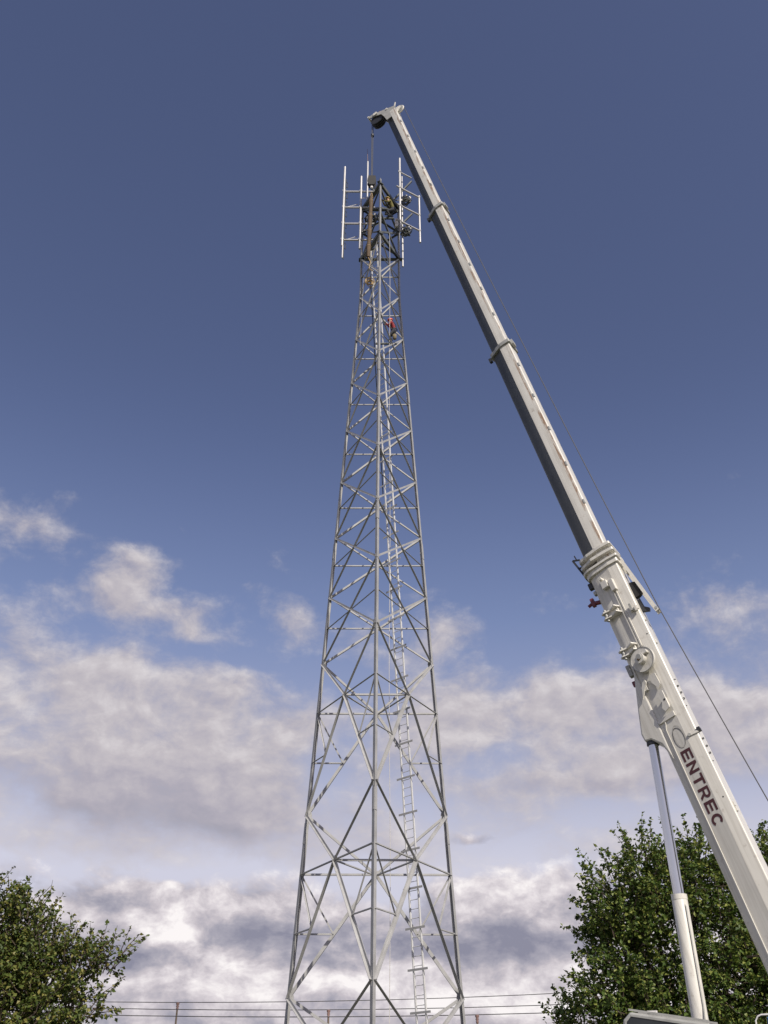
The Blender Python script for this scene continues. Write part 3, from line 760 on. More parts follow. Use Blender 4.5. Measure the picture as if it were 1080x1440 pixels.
# jib deflector arm on top, with its reel
arm = part('deflector_arm', MB().prism([(10.6, .55), (10.6, .70), (10.2, .76), (8.05, 1.10), (8.02, .98), (8.4, .90), (10.1, .60)], B(0), ax, tp, sd, -.10, -.04), 'crane_white', base)
part('arm_plate', MB().prism([(10.5, .56), (10.5, .72), (10.2, .77), (8.05, 1.10), (8.02, 1.0), (10.2, .66)], B(0), ax, tp, sd, .12, .18), 'crane_white', arm)
part('roller', MB().cyl(B(8.14, 1.04, -.12), B(8.14, 1.04, .20), .05, 12), 'crane_grey', arm)
part('spreader', MB().box(B(9.9, .72, .04), (ax, tp, sd), (.05, .04, .09)), 'crane_grey', arm)
part('cable_drum', MB().cyl(B(9.15, .62, -.05), B(9.15, .62, .12), .30, 28), 'black_rubber', base)
part('drum_bracket', MB().prism([(8.75, .55), (8.30, .58), (8.22, .80), (8.32, .84), (8.45, .70), (8.80, .68)], B(0), ax, tp, sd, -.04, .06), 'dark_metal', base)
# small fittings along the top edge
for s_ in (7.9, 7.0, 1.45, 1.3): part('edge_lug', MB().box(B(s_, .585, .30), (ax, tp, sd), (.07, .03, .05)), 'crane_white', base, bevel=.01)
# dark step frame and red valve on the belly near the head
sf = part('step_frame', MB().bar(B(11.35, -.86, .05), B(10.35, -.64, .05), .07, .05, sd), 'dark_metal', base)
part('step_bar', MB().bar(B(11.35, -.86, .05), B(11.25, -.62, .05), .05, .05, sd), 'dark_metal', sf)
part('step_bar', MB().bar(B(10.95, -.77, .05), B(10.9, -.56, .05), .05, .05, sd), 'dark_metal', sf)
part('step_bar', MB().bar(B(11.30, -.72, .05), B(11.5, -.74, .05), .04, .04, sd), 'dark_metal', sf)
part('cable_clip', MB().box(B(10.05, -.64, .05), (ax, tp, sd), (.12, .08, .08)), 'dark_metal', base, bevel=.02)
part('cable_clip', MB().box(B(9.7, -.58, .10), (ax, tp, sd), (.07, .06, .08)), 'crane_grey', base, bevel=.02)
rv = part('valve', MB().cyl(B(9.35, -.55, .05), B(9.42, -.78, .05), .075, 14), 'red_paint', base)
part('valve_body', MB().box(B(9.46, -.80, .05), (ax, tp, sd), (.16, .065, .07)), 'red_paint', rv, bevel=.02)
part('valve_handle', MB().cyl(B(9.44, -.86, .05), B(9.40, -1.0, .05), .055, 12), 'red_paint', rv)
# bottom-side lugs
part('belly_lug', MB().box(B(6.55, -.60, .12), (ax, tp, sd), (.20, .07, .10)), 'crane_grey', base, bevel=.02)
part('belly_lug', MB().box(B(6.05, -.58, .22), (ax, tp, sd), (.09, .09, .05)), 'red_paint', base, bevel=.02)
# cylinder lug: a deep box under the belly
lp = [(6.6, -.42), (5.9, -.64), (5.1, -.90), (4.5, -1.08), (4.24, -1.06), (4.18, -.84), (3.9, -.60), (3.2, -.42)]
lv = []
for sg in (1, -1):
    for s_, vv in lp: lv.append(B(s_, vv, sg*(.33 + (vv + .42)*.24)))
nn_ = len(lp)
lug = part('cylinder_lug', MB().add(lv, [tuple(range(nn_))[::-1], tuple(range(nn_, 2*nn_))] + [(i, (i+1) % nn_, nn_+(i+1) % nn_, nn_+i) for i in range(nn_)]), 'crane_white', base, bevel=.05)
# rust-stained scuffs are in the paint; tool-box ribs on the inner sections
for par, s0, s1, hv, hw in ((s3, 12.2, 21.8, .465, .38), (s4, 23.4, 32.8, .415, .34), (s5, 34.4, 42.8, .37, .30)):
    n = 5
    for i in range(n):
        s_ = s0 + (s1-s0)*(i+.5)/n
        part('rest_pad', MB().box(B(s_, hv-.02, hw-.03), (ax, tp, sd), (.10, .03, .045)), 'crane_grey', par, bevel=.008)

# --- boom head
hp_ = [(42.95, .36), (42.95, -.34), (43.45, -.40), (43.85, -.50), (44.10, -.92), (44.26, -1.28), (44.42, -1.28), (44.40, -1.0), (44.12, -.4), (43.92, .0), (43.70, .40)]
head = part('boom_head', MB().prism(hp_, B(0), ax, tp, sd, .24, .29), 'crane_grey', crane)
part('cheek_plate', MB().prism(hp_, B(0), ax, tp, sd, -.29, -.24), 'crane_grey', head)
part('fairing', MB().prism([(43.96, .0), (44.14, -.4), (44.42, -1.0), (44.34, -1.0), (44.06, -.4), (43.88, .0)], B(0), ax, tp, sd, -.24, .24), 'crane_section', head)
part('nose_bar', MB().cyl(B(44.36, -1.24, -.34), B(44.36, -1.24, .34), .06, 12), 'crane_white', head)
part('cross_tube', MB().cyl(B(43.92, -.1, -.32), B(43.92, -.1, .32), .07, 12), 'crane_white', head)
for w in (-.16, -.05, .06, .17):
    sh = part('sheave', MB().cyl(B(43.88, -.86, w-.04), B(43.88, -.86, w+.04), .38, 24), 'dark_metal', head)
    part('sheave_rim', MB().torus(B(43.88, -.86, w), sd, .37, .035, 24, 6), 'dark_metal', sh)
sh = part('top_sheave', MB().cyl(B(43.55, .50, -.06), B(43.55, .50, .06), .27, 24), 'crane_grey', head)
part('sheave_rim', MB().torus(B(43.55, .50, 0), sd, .27, .045, 24, 6), 'crane_white', sh)
part('sheave_fork', MB().prism([(43.25, .34), (43.75, .30), (43.70, .62), (43.50, .68)], B(0), ax, tp, sd, .08, .12), 'crane_white', head)
part('bracket', MB().bar(B(43.60, .32, .26), B(43.98, .50, .26), .06, .05, sd), 'crane_white', head)
part('beacon', MB().cyl(B(44.10, -.50, .2), B(44.34, -.54, .2), .045, 10), 'red_paint', head)
part('limit_switch', MB().box(B(44.20, -.80, .31), (ax, tp, sd), (.10, .12, .04)), 'crane_white', head)

# --- hoist rope, hook block and load
rp0 = B(43.97, -.86, .0) + hd*.37
HX, HY = rp0.x, rp0.y
ARM_END = B(8.14, 1.105, .0); T0 = B(43.55, .78, 0)
WIN = B(-4.6, 1.75, 0)
def sag(a, b, n, d): return [a + (b-a)*(i/n) - tp*d*4*(i/n)*(1-i/n) for i in range(n+1)]
part('hoist_rope', MB().tube(sag(T0, ARM_END, 14, .06) + sag(ARM_END, WIN, 6, .02)[1:], .017, 6), 'rope_steel', crane)
hook_top = 45.40
for q_ in (-.05, .06):
    part('hoist_rope', MB().tube([Vector((HX, HY, rp0.z)) + sd*q_, Vector((HX, HY, hook_top)) + sd*q_], .022, 6), 'rope_steel', crane)
part('limit_weight', MB().cyl((HX, HY, rp0.z-1.15), (HX, HY, rp0.z-1.0), .09, 12), 'dark_metal', crane)
hkX = Vector((1, 0, 0)); hkY = Vector((0, 1, 0))
hb = empty('hook_block', (HX, HY, 44.35), 'black crane hook block hanging on ropes above the tower head', 'hook')
part('cheek', MB().prism([(-.20, 45.40), (.20, 45.40), (.24, 44.95), (.14, 44.67), (-.14, 44.67), (-.24, 44.95)], (HX, HY, 0), hkX, Z, hkY, -.14, -.10), 'black_rubber', hb)
part('cheek', MB().prism([(-.20, 45.40), (.20, 45.40), (.24, 44.95), (.14, 44.67), (-.14, 44.67), (-.24, 44.95)], (HX, HY, 0), hkX, Z, hkY, .10, .14), 'black_rubber', hb)
part('sheave', MB().cyl((HX, HY-.06, 45.07), (HX, HY+.06, 45.07), .21, 20), 'black_rubber', hb)
part('swivel', MB().cyl((HX, HY, 44.69), (HX, HY, 44.50), .08, 12), 'cable_tag', hb)
hk = [Vector((HX, HY, 44.53))] + [Vector((HX + .13*math.sin(R(a)), HY, 44.29 + .13*math.cos(R(a)))) for a in range(0, 270, 30)]
part('hook', MB().tube(hk, [.05]*4 + [.055]*4 + [.04, .02], 8), 'aged_steel', hb)
LT = Vector((HX, HY, 44.25)); LBm = Vector((HX-.12, HY-.25, 38.9))
lo = empty('lifted_bundle', LBm, 'long narrow brown bundle hanging upright from the crane hook at the tower head', 'bundle')
dl = (LT-LBm).normalized()
pts = [LBm + dl*((LT-LBm).length*.92*i/12) for i in range(13)]
part('wrapped_body', MB().tube(pts, [.08]+[.105 + .014*math.sin(i*2.1) for i in range(11)] + [.07], 12), 'bundle_brown', lo)
for q_ in (-.08, .08): part('sling', MB().tube([LT, pts[-1] + Vector((q_, 0, -.15))], .018, 6), 'tan_cloth', lo)
for i in (2, 5, 8, 11): part('strap', MB().torus(pts[i], dl, .108, .02, 16, 6), 'tan_cloth', lo)
part('tail', MB().tube([pts[0], pts[0] + Vector((.12, 0, -.35)), pts[0] + Vector((.05, 0, -.8)), pts[0] + Vector((.22, 0, -1.0))], .022, 6), 'tan_cloth', lo)

# --- lift cylinder
CT, CB = B(4.32, -.84), B(-5.25, -3.22)
cd_ = (CB-CT).normalized(); Lc = (CB-CT).length
lc = part('lift_cylinder', MB().tube([CT + cd_*4.62, CT + cd_*4.66, CT + cd_*(Lc-.1)], [.20, .215, .215], 32), 'crane_white', crane)
part('rod', MB().cyl(CT + cd_*.12, CT + cd_*4.7, .150, 32), 'chrome', lc)
part('rod_head', MB().cyl(CT - cd_*.12, CT + cd_*.24, .19, 20), 'dark_metal', lc)
part('rod_eye', MB().cyl(CT - sd*.17, CT + sd*.17, .13, 16), 'dark_metal', lc)
part('gland', MB().cyl(CT + cd_*4.58, CT + cd_*4.72, .222, 32), 'crane_white', lc)
cs = (-cd_).cross(sd); cs = -cs if cs.dot(tp) < 0 else cs
off = (sd*.62 + tp*.78).normalized()*.245
part('oil_pipe', MB().tube([CT + cd_*4.9 + off*.8, CT + cd_*4.98 + off, CT + cd_*(Lc-2.4) + off, CT + cd_*(Lc-2.1) + off + sd*.06, CT + cd_*(Lc-1.9) + sd*.26 - cs*.02, CT + cd_*(Lc-1.2) + sd*.26], .022, 8), 'crane_grey', lc)
vb = CT + cd_*(Lc-1.72) + sd*.25 + cs*.02
part('valve_block', MB().box(vb, (cd_, cs, sd), (.17, .13, .10)), 'crane_white', lc, bevel=.03)
part('valve_hose', MB().torus(vb + sd*.10, sd, .12, .016, 20, 6), 'cable_tag', lc)
part('foot_pin', MB().cyl(CB - sd*.5, CB + sd*.5, .13, 16), 'dark_metal', lc)

# --- superstructure, cab and carrier (mostly below the picture)
for w in (-.62, .62):
    part('side_frame', MB().prism([(PIV.z-.35, -.55), (PIV.z+.35, -.45), (PIV.z+.35, .35), (2.45, 2.0), (2.35, 3.4), (1.65, 3.5), (1.55, -1.9), (2.3, -1.9)], Vector((PIV.x, PIV.y, 0)), Z, hd, sd, w-.06, w+.06), 'crane_white', crane)
part('pivot_pin', MB().cyl(PIV - sd*.75, PIV + sd*.75, .12, 16), 'dark_metal', crane)
part('deck', MB().box(CEN + Z*1.62 + hd*-.4, (hd, sd, Z), (2.9, 1.25, .10)), 'crane_grey', crane)
part('turntable', MB().cyl(CEN + Z*1.30, CEN + Z*1.56, 1.0, 36), 'dark_metal', crane)
part('counterweight', MB().box(CEN + Z*2.2 - hd*3.75, (hd, sd, Z), (.55, 1.3, .55)), 'crane_white', crane, bevel=.05)
wn = part('winch', MB().cyl(CEN - hd*2.55 + Z*2.35 - sd*.5, CEN - hd*2.55 + Z*2.35 + sd*.5, .36, 24), 'rope_steel', crane)
for q_ in (-.5, .5): part('flange', MB().cyl(CEN - hd*2.55 + Z*2.35 + sd*(q_-.03), CEN - hd*2.55 + Z*2.35 + sd*(q_+.03), .48, 24), 'crane_white', wn)
part('winch_rope', MB().tube([WIN, CEN - hd*2.3 + Z*2.66], .022, 6), 'rope_steel', wn)
part('winch_bed', MB().box(CEN - hd*2.55 + Z*1.80, (hd, sd, Z), (.4, .55, .10)), 'crane_grey', wn)
# operator cab
cx0 = Vector((6.55, 28.02, 0))                       # roof's high front edge
cabo = cx0 + hd*-.75
prof = [(1.25, 1.55), (1.25, 2.9), (.92, 4.05), (.72, 4.22), (-1.25, 3.88), (-1.35, 3.75), (-1.35, 1.55)]
cab = part('cab', MB().prism(prof, cabo, hd, Z, sd, -.45, .42), 'crane_grey', crane, bevel=.05)
part('side_window', MB().prism([(1.12, 2.55), (1.14, 2.9), (.84, 4.0), (.70, 4.14), (-1.20, 3.81), (-1.25, 3.72), (-1.25, 2.55)], cabo, hd, Z, sd, .42, .435), 'cab_glass', cab)
fr_ = [(1.12, 2.55), (1.14, 2.9), (.84, 4.0), (.70, 4.14), (-1.20, 3.81), (-1.25, 3.72), (-1.25, 2.55)]
for i in range(len(fr_)):
    a, b = fr_[i], fr_[(i+1) % len(fr_)]
    part('window_frame', MB().bar(cabo + hd*a[0] + Z*a[1] + sd*.44, cabo + hd*b[0] + Z*b[1] + sd*.44, .05, .03, sd), 'crane_grey', cab)
rd = (Z*.17 - hd*-1.5).normalized()
rl = lambda t, w, dz: cabo + hd*(.72 - 1.97*t) + Z*(4.22 - .34*t + dz) + sd*w
part('roof_guard', MB().bar(rl(-.02, .36, .05), rl(1.0, .36, .05), .05, .05, sd), 'crane_grey', cab)
part('roof_guard', MB().bar(rl(-.02, -.36, .05), rl(1.0, -.36, .05), .05, .05, sd), 'crane_grey', cab)
part('windscreen', MB().prism([(1.265, 2.6), (1.265, 2.9), (.945, 4.0), (.925, 4.0), (1.245, 2.9), (1.245, 2.6)], cabo, hd, Z, sd, -.38, .36), 'cab_glass', cab)
part('wiper_motor', MB().box(rl(.28, .30, .07), (hd, sd, Z), (.12, .05, .035)), 'cable_tag', cab)
part('cab_support', MB().box((cabo + CEN)*.5 + Z*1.46 + sd*.2, (hd, sd, Z), (.9, 1.35, .10)), 'crane_grey', crane)
# handrail on the deck
HR = Vector((9.35, 26.72, 0))
hp = [HR + hd*.12 + Z*1.70, HR + hd*.12 + Z*3.96, HR + hd*.05 + Z*4.05, HR - hd*.04 + Z*4.08, HR - hd*.95 + Z*4.08, HR - hd*1.05 + Z*4.0, HR - hd*1.05 + Z*1.70]
part('handrail', MB().tube(hp, .022, 8), 'cable_tag', crane)
part('tool_box', MB().box(HR - hd*.55 + Z*2.87 - sd*.25, (hd, sd, Z), (.42, .18, 1.17)), 'blue_paint', crane, bevel=.03)
# carrier
ch = part('chassis', MB().box(CEN + Z*1.02 + hd*.6, (hd, sd, Z), (6.0, .75, .28)), 'crane_white', crane, bevel=.04)
part('fender_deck', MB().box(CEN + Z*1.22 + hd*.6, (hd, sd, Z), (5.8, 1.32, .07)), 'crane_white', ch, bevel=.03)
part('driver_cab', MB().prism([(6.2, .75), (7.9, .75), (7.95, 1.6), (7.7, 2.5), (6.2, 2.5)], CEN, hd, Z, sd, -1.25, 1.25), 'crane_white', ch, bevel=.06)
part('driver_windscreen', MB().prism([(7.965, 1.62), (7.735, 2.42), (7.72, 2.42), (7.95, 1.62)], CEN, hd, Z, sd, -1.1, 1.1), 'cab_glass', ch)
for q_ in (-4.2, -2.5, 3.6, 5.2):
    for w in (-1.1, 1.1):
        c0 = CEN + hd*q_ + Z*.64 + sd*w
        wl = part('wheel', MB().torus(c0, sd, .45, .19, 28, 10), 'black_rubber', crane)
        part('rim', MB().cyl(c0 - sd*.13, c0 + sd*.13, .33, 20), 'crane_grey', wl)
    part('axle', MB().cyl(CEN + hd*q_ + Z*.64 - sd*1.1, CEN + hd*q_ + Z*.64 + sd*1.1, .09, 10), 'dark_metal', ch)
for q_ in (-.9, 2.2):
    for w in (-1, 1):
        og = part('outrigger', MB().box(CEN + hd*q_ + Z*.85 + sd*w*1.9, (hd, sd, Z), (.16, 1.3, .14)), 'crane_white', crane)
        part('jack', MB().cyl(CEN + hd*q_ + Z*.10 + sd*w*3.1, CEN + hd*q_ + Z*1.1 + sd*w*3.1, .11, 14), 'chrome', og)
        part('float_pad', MB().cyl(CEN + hd*q_ + Z*-.02 + sd*w*3.1, CEN + hd*q_ + Z*.12 + sd*w*3.1, .35, 20), 'crane_grey', og)

# ------------------------------------------------------------------ people on the tower
def skin_body(name, joints, bones, parent_loc, label, mats_rule):
    """one continuous body grown from a skeleton; face materials by nearest bone"""
    me = bpy.data.meshes.new(name); keys = list(joints)
    me.from_pydata([joints[k][0] for k in keys], [(keys.index(a), keys.index(b)) for a, b in bones], [])
    o = bpy.data.objects.new(name+'_tmp', me); col.objects.link(o)
    md = o.modifiers.new('skin', 'SKIN'); md.use_smooth_shade = True
    for i, k in enumerate(keys):
        r_ = joints[k][1]; me.skin_vertices[0].data[i].radius = (r_, r_) if not isinstance(r_, tuple) else r_
        me.skin_vertices[0].data[i].use_root = (k == 'pelvis')
    o.modifiers.new('sub', 'SUBSURF').levels = 2; o.modifiers['sub'].render_levels = 2
    d_ = bpy.context.evaluated_depsgraph_get(); d_.update()
    nm = bpy.data.meshes.new_from_object(o.evaluated_get(d_)); bpy.data.objects.remove(o)
    names = sorted(set(mats_rule.values()))
    nm.materials.clear()
    for n_ in names: nm.materials.append(MATS[n_])
    segs = [(Vector(joints[a][0]), Vector(joints[b][0]), mats_rule[b]) for a, b in bones]
    for p in nm.polygons:
        c = p.center; best = None
        for a, b, mm in segs:
            t = max(0, min(1, (c-a).dot(b-a)/max(1e-9, (b-a).length_squared))); dd = (c-(a+(b-a)*t)).length
            if best is None or dd < best[0]: best = (dd, mm)
        p.material_index = names.index(best[1]); p.use_smooth = True
    ob = bpy.data.objects.new(name, nm); col.objects.link(ob); ob.location = parent_loc; ORG[ob.name] = Vector(parent_loc)
    tag(ob, label, 'person', 'workers on the tower'); nm.name = name
    return ob
def make_person(loc, yaw, label, jacket, trousers, helmet, crouch, bag=None, reach=1.0):
    """climber facing local -x, feet at z = 0"""
    hip = .95 - .32*crouch; J = {}
    def P(n, x, y, z, r_): J[n] = ((x, y, z), r_)
    P('pelvis', .12 + .10*crouch, 0, hip, (.145, .12)); P('waist', .10 + .08*crouch, 0, hip+.20, (.135, .11)); P('chest', .04 + .03*crouch, 0, hip+.42, (.165, .125))
    P('collar', -.02, 0, hip+.55, (.10, .09)); P('neck', -.05, 0, hip+.63, .06); P('head', -.08, 0, hip+.74, (.095, .085)); P('crown', -.085, 0, hip+.84, (.075, .07))
    for s_, sn in ((1, 'l'), (-1, 'r')):
        P('shoulder'+sn, .0, .19*s_, hip+.50, .072)
        rz = .16 if s_ > 0 else -.12
        P('elbow'+sn, -.17, .25*s_, hip+.36+rz, .052); P('wrist'+sn, -.34, .17*s_, hip+.52+rz*1.5, .036); P('palm'+sn, -.40, .16*s_, hip+.56+rz*1.5, .038)
        for q_, dy in enumerate((-.032, -.011, .010, .031)):
            P('f%d%s' % (q_, sn), -.455 + .006*abs(q_-1.5), .16*s_ + dy, hip+.585+rz*1.5, .011); P('g%d%s' % (q_, sn), -.462, .16*s_ + dy, hip+.54+rz*1.5, .010)
        P('t'+sn, -.40, (.16-.055)*s_, hip+.55+rz*1.5, .012); P('u'+sn, -.44, (.16-.06)*s_, hip+.53+rz*1.5, .010)
        P('hip'+sn, .11 + .10*crouch, .10*s_, hip-.05, .10)
        st = .30 if s_ > 0 else 0.0
        P('knee'+sn, -.14 - .05*crouch, .14*s_, (hip-.05)*.52 + st*.55, .070); P('ankle'+sn, .02 if s_ < 0 else -.05, .11*s_, .09+st, .046)
        P('toe'+sn, -.15 if s_ < 0 else -.22, .12*s_, .045+st, .042)
    bones = [('pelvis', 'waist'), ('waist', 'chest'), ('chest', 'collar'), ('collar', 'neck'), ('neck', 'head'), ('head', 'crown')]
    rule = {'waist': jacket, 'chest': jacket, 'collar': jacket, 'neck': 'skin', 'head': 'skin', 'crown': 'skin'}
    for sn in 'lr':
        bones += [('chest', 'shoulder'+sn), ('shoulder'+sn, 'elbow'+sn), ('elbow'+sn, 'wrist'+sn), ('wrist'+sn, 'palm'+sn)]
        rule.update({'shoulder'+sn: jacket, 'elbow'+sn: jacket, 'wrist'+sn: jacket, 'palm'+sn: 'dark_cloth'})
        for q_ in range(4):
            bones += [('palm'+sn, 'f%d%s' % (q_, sn)), ('f%d%s' % (q_, sn), 'g%d%s' % (q_, sn))]; rule.update({'f%d%s' % (q_, sn): 'dark_cloth', 'g%d%s' % (q_, sn): 'dark_cloth'})
        bones += [('palm'+sn, 't'+sn), ('t'+sn, 'u'+sn), ('pelvis', 'hip'+sn), ('hip'+sn, 'knee'+sn), ('knee'+sn, 'ankle'+sn), ('ankle'+sn, 'toe'+sn)]
        rule.update({'t'+sn: 'dark_cloth', 'u'+sn: 'dark_cloth', 'hip'+sn: trousers, 'knee'+sn: trousers, 'ankle'+sn: trousers, 'toe'+sn: 'black_rubber'})
    ob = skin_body('person', J, bones, loc, label, rule); ob.rotation_euler.z = yaw
    ORG[ob.name] = Vector((0, 0, 0))
    hx, hz = -.085, hip+.80
    hm = MB(); n_ = 8
    dome = MB().sphere((hx, 0, hz+.005), (.135, .118, .125), None, 8)
    dome.v = [Vector((v.x, v.y, max(v.z, hz+.0))) for v in dome.v]
    part('helmet', dome, helmet, ob)
    part('helmet_brim', MB().cyl((hx-.03, 0, hz-.004), (hx-.03, 0, hz+.012), .135, 18), helmet, ob)
    # face: nose, eyes, mouth, ears
    part('nose', MB().sphere((hx-.095, 0, hz-.06), (.022, .014, .022), None, 5), 'skin', ob)
    for s_ in (-1, 1):
        part('eye', MB().sphere((hx-.078, .034*s_, hz-.035), .012, None, 5), 'dark_cloth', ob)
        part('ear', MB().sphere((hx+.01, .088*s_, hz-.05), (.02, .012, .03), None, 5), 'skin', ob)
    part('mouth', MB().sphere((hx-.076, 0, hz-.105), (.012, .024, .006), None, 5), 'red_cloth', ob)
    # harness
    part('harness_belt', MB().torus((.12 + .10*crouch, 0, hip+.06), Z, .150, .024, 20, 6, .98), 'dark_cloth', ob)
    for s_ in (-1, 1):
        part('harness_strap', MB().tube([(.25 + .08*crouch, .07*s_, hip+.05), (.215 + .03*crouch, .08*s_, hip+.35), (.10, .09*s_, hip+.56), (-.06, .08*s_, hip+.52), (-.09, .08*s_, hip+.30), (-.03, .09*s_, hip+.06)], .018, 6), 'dark_cloth', ob)
    if bag:
        bb = part('tool_bag', MB().tube([(.16, -.2, .10), (.16, -.2, .13), (.16, -.2, .38), (.16, -.2, .42)], [.07, .10, .12, .09], 14), bag, ob)
        part('bag_strap', MB().tube([(.16, -.2, .40), (.20, -.12, hip+.05)], .014, 6), 'dark_cloth', ob)
    return ob
wk = make_person((.36, 34.86, 33.80), R(-6), 'worker in red jacket and orange helmet climbing inside the lattice', 'red_cloth', 'dark_cloth', 'helmet_orange', 0.15, 'khaki_bag')
w2 = make_person((.22, 34.55, 42.42), R(20), 'worker in dull yellow jacket crouching under the top ring beam', 'olive_cloth', 'dark_cloth', 'helmet_yellow', .75)
wk.scale = (.90, .90, .90)
# planks of angle that the two stand on
for (x, y, zz, nm) in ((.30, 34.86, 33.80, 1), (.18, 34.55, 42.42, 2)):
    part('foot_bar', MB().bar((x-.75, y+.10*0, zz-.03), (x+.30, y, zz-.03), .10, .05, Z), 'aged_steel', tower)

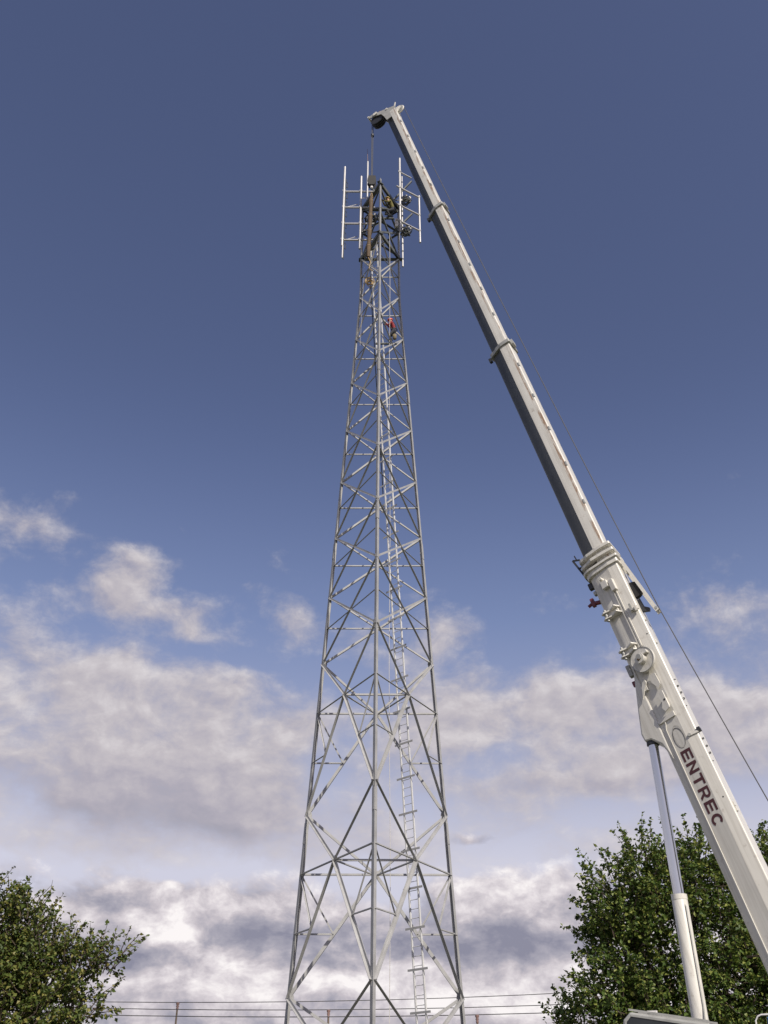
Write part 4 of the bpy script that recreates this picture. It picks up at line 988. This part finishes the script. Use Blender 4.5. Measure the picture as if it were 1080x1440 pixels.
# ------------------------------------------------------------------ trees
def make_tree(name, label, base_pt, fork_z, trunk_r, lobes, nclump, leafmat, seed, leaf=(.085, .14), twig=.55):
    rn = random.Random(seed); base_pt = Vector(base_pt)
    t = empty(name, base_pt, label, 'tree', 'trees beside the tower')
    fork = base_pt + Z*fork_z
    part('trunk', MB().tube([base_pt - Z*.2, base_pt + Z*.4, lerp(base_pt, fork, .6) + Vector((.08, .05, 0)), fork], [trunk_r*1.4, trunk_r, trunk_r*.85, trunk_r*.7], 12), 'bark', t)
    ends = []
    for (c, r_) in lobes:
        c = Vector(c)
        midp = lerp(fork, c, .5) + Vector((rn.uniform(-.3, .3), rn.uniform(-.3, .3), .25))
        tr = trunk_r*.42
        part('limb', MB().tube([fork - Z*.25, lerp(fork, midp, .5), midp, c], [tr, tr*.85, tr*.6, tr*.25], 7), 'bark', t)
        ends.append(c)
    tw = MB(); V = []; Fc = []
    vol = [r_[0]*r_[1]*r_[2] for c, r_ in lobes]; tot = sum(v**.8 for v in vol)
    for (c, r_), vv in zip(lobes, vol):
        c = Vector(c); n = int(nclump*vv**.8/tot)
        for k in range(n):
            d = Vector((rn.gauss(0, 1), rn.gauss(0, 1), rn.gauss(0, 1))).normalized()
            f = rn.random()**.38
            bump = 1 + .14*math.sin(d.x*5.3 + seed) * math.cos(d.z*4.7 + d.y*3.1) + rn.uniform(-.12, .12) + (.22*rn.random() if rn.random() < .15 else 0)
            p = c + Vector((d.x*r_[0], d.y*r_[1], d.z*r_[2]))*f*bump
            td = (d + Vector((rn.gauss(0, .35), rn.gauss(0, .35), rn.gauss(.45, .35)))).normalized()
            L = twig*rn.uniform(.7, 1.5)
            tw.tube([lerp(c, p, .80), p, p + td*L], [.024, .015, .005], 4, cap=False)
            # a spray: side shoots along the twig, each closed with leaves
            for q_ in range(rn.randint(26, 40)):
                u = rn.random()**.8
                bp = p + td*L*u + Vector((rn.gauss(0, 1), rn.gauss(0, 1), rn.gauss(0, .8)))*(.20*(1.12-u))*twig/.55
                ld_ = (td*.6 + Vector((rn.gauss(0, .7), rn.gauss(0, .7), rn.gauss(-.35, .5)))).normalized()
                sn_ = ld_.cross(Vector((rn.gauss(0, .7), rn.gauss(-.25, .7), rn.gauss(.9, .6)))).normalized(); nn = sn_.cross(ld_)
                l_ = rn.uniform(*leaf); w_ = l_*rn.uniform(.32, .44)
                i0 = len(V)
                V.append(bp); V.append(bp + ld_*l_*.45 + sn_*w_ + nn*w_*.35); V.append(bp + ld_*l_ - nn*l_*.12); V.append(bp + ld_*l_*.45 - sn_*w_ + nn*w_*.35)
                Fc.append((i0, i0+1, i0+2)); Fc.append((i0, i0+2, i0+3))
    # leafy shoots that break the outline
    for (c, r_), vv in zip(lobes, vol):
        c = Vector(c)
        for k in range(int(6 + 7*vv**.33*2)):
            d = Vector((rn.gauss(0, 1), rn.gauss(0, .7), abs(rn.gauss(.5, .7)))).normalized()
            p = c + Vector((d.x*r_[0], d.y*r_[1], d.z*r_[2]))*.92
            td = (d*.8 + Vector((rn.gauss(0, .25), rn.gauss(0, .25), .75))).normalized(); L = rn.uniform(.5, 1.15)*twig/.5
            bend = Vector((rn.gauss(0, .12), rn.gauss(0, .12), 0))
            tw.tube([p - td*.4, p + td*L*.5, p + td*L + bend], [.016, .011, .004], 4, cap=False)
            for q_ in range(int(L*26)):
                u = rn.random(); bp = p + td*L*u + bend*u*u + Vector((rn.gauss(0, 1), rn.gauss(0, 1), rn.gauss(0, 1)))*.055*(1.3-u)
                ld_ = (td*.5 + Vector((rn.gauss(0, .8), rn.gauss(0, .8), rn.gauss(-.3, .5)))).normalized()
                sn_ = ld_.cross(Vector((rn.gauss(0, .7), rn.gauss(-.25, .7), rn.gauss(.9, .6)))).normalized(); nn = sn_.cross(ld_)
                l_ = rn.uniform(*leaf); w_ = l_*rn.uniform(.32, .44); i0 = len(V)
                V.append(bp); V.append(bp + ld_*l_*.45 + sn_*w_ + nn*w_*.35); V.append(bp + ld_*l_ - nn*l_*.12); V.append(bp + ld_*l_*.45 - sn_*w_ + nn*w_*.35)
                Fc.append((i0, i0+1, i0+2)); Fc.append((i0, i0+2, i0+3))
    part('twigs', tw, 'bark', t, kind='stuff')
    mb = MB(); me = bpy.data.meshes.new('crown'); me.from_pydata([tuple(v - base_pt) for v in V], [], Fc); me.materials.append(MATS[leafmat]); me.update()
    o = bpy.data.objects.new('crown', me); col.objects.link(o); o.parent = t; o['kind'] = 'stuff'
    return t
make_tree('broadleaf_tree', 'large dense green broadleaf tree standing behind the crane boom', (10.8, 37.2, 0), 2.6, .32,
    [((10.6, 36.8, 6.6), (3.4, 3.0, 3.2)), ((8.5, 36.2, 8.35), (1.1, 1.3, 1.35)), ((8.3, 36.2, 6.9), (1.0, 1.4, 1.4)), ((9.5, 36.0, 9.05), (1.0, 1.2, 1.4)), ((11.1, 36.2, 9.2), (1.2, 1.4, 1.4)), ((12.8, 36.8, 9.3), (1.5, 1.5, 1.5)), ((14.2, 36.6, 9.0), (1.6, 1.6, 1.8)),
     ((7.7, 36.0, 5.2), (1.2, 1.5, 1.0)), ((6.7, 36.0, 4.3), (.85, 1.0, .6)), ((9.0, 35.4, 4.6), (1.8, 1.6, 1.2)), ((12.6, 35.6, 5.6), (2.2, 1.8, 2.2)), ((14.6, 36.5, 6.2), (2.2, 2.2, 2.4)), ((11.4, 35.4, 3.6), (2.4, 1.6, 1.0)), ((8.0, 36.8, 3.5), (1.8, 1.5, .8))],
    1750, 'leaves_green', 3, (.11, .18))
make_tree('broadleaf_tree', 'olive green broadleaf tree with reddish tips beside the overhead wires', (-10.6, 26.4, 0), 1.9, .22,
    [((-10.4, 26.2, 4.6), (1.9, 1.9, 1.7)), ((-9.9, 26.0, 5.85), (.85, 1.0, .95)), ((-9.0, 26.0, 5.7), (.6, .7, .75)), ((-8.5, 26.0, 5.1), (.75, .8, .75)), ((-7.7, 26.0, 5.05), (.75, .7, .42)), ((-6.95, 26.0, 5.1), (.5, .5, .28)), ((-8.3, 25.9, 4.1), (1.1, 1.0, .8)), ((-7.3, 25.9, 4.0), (.6, .6, .3)), ((-11.6, 26.2, 6.1), (1.3, 1.4, 1.1)), ((-9.0, 25.5, 3.2), (1.6, 1.3, .9))],
    820, 'leaves_olive', 8, (.08, .135), .42)
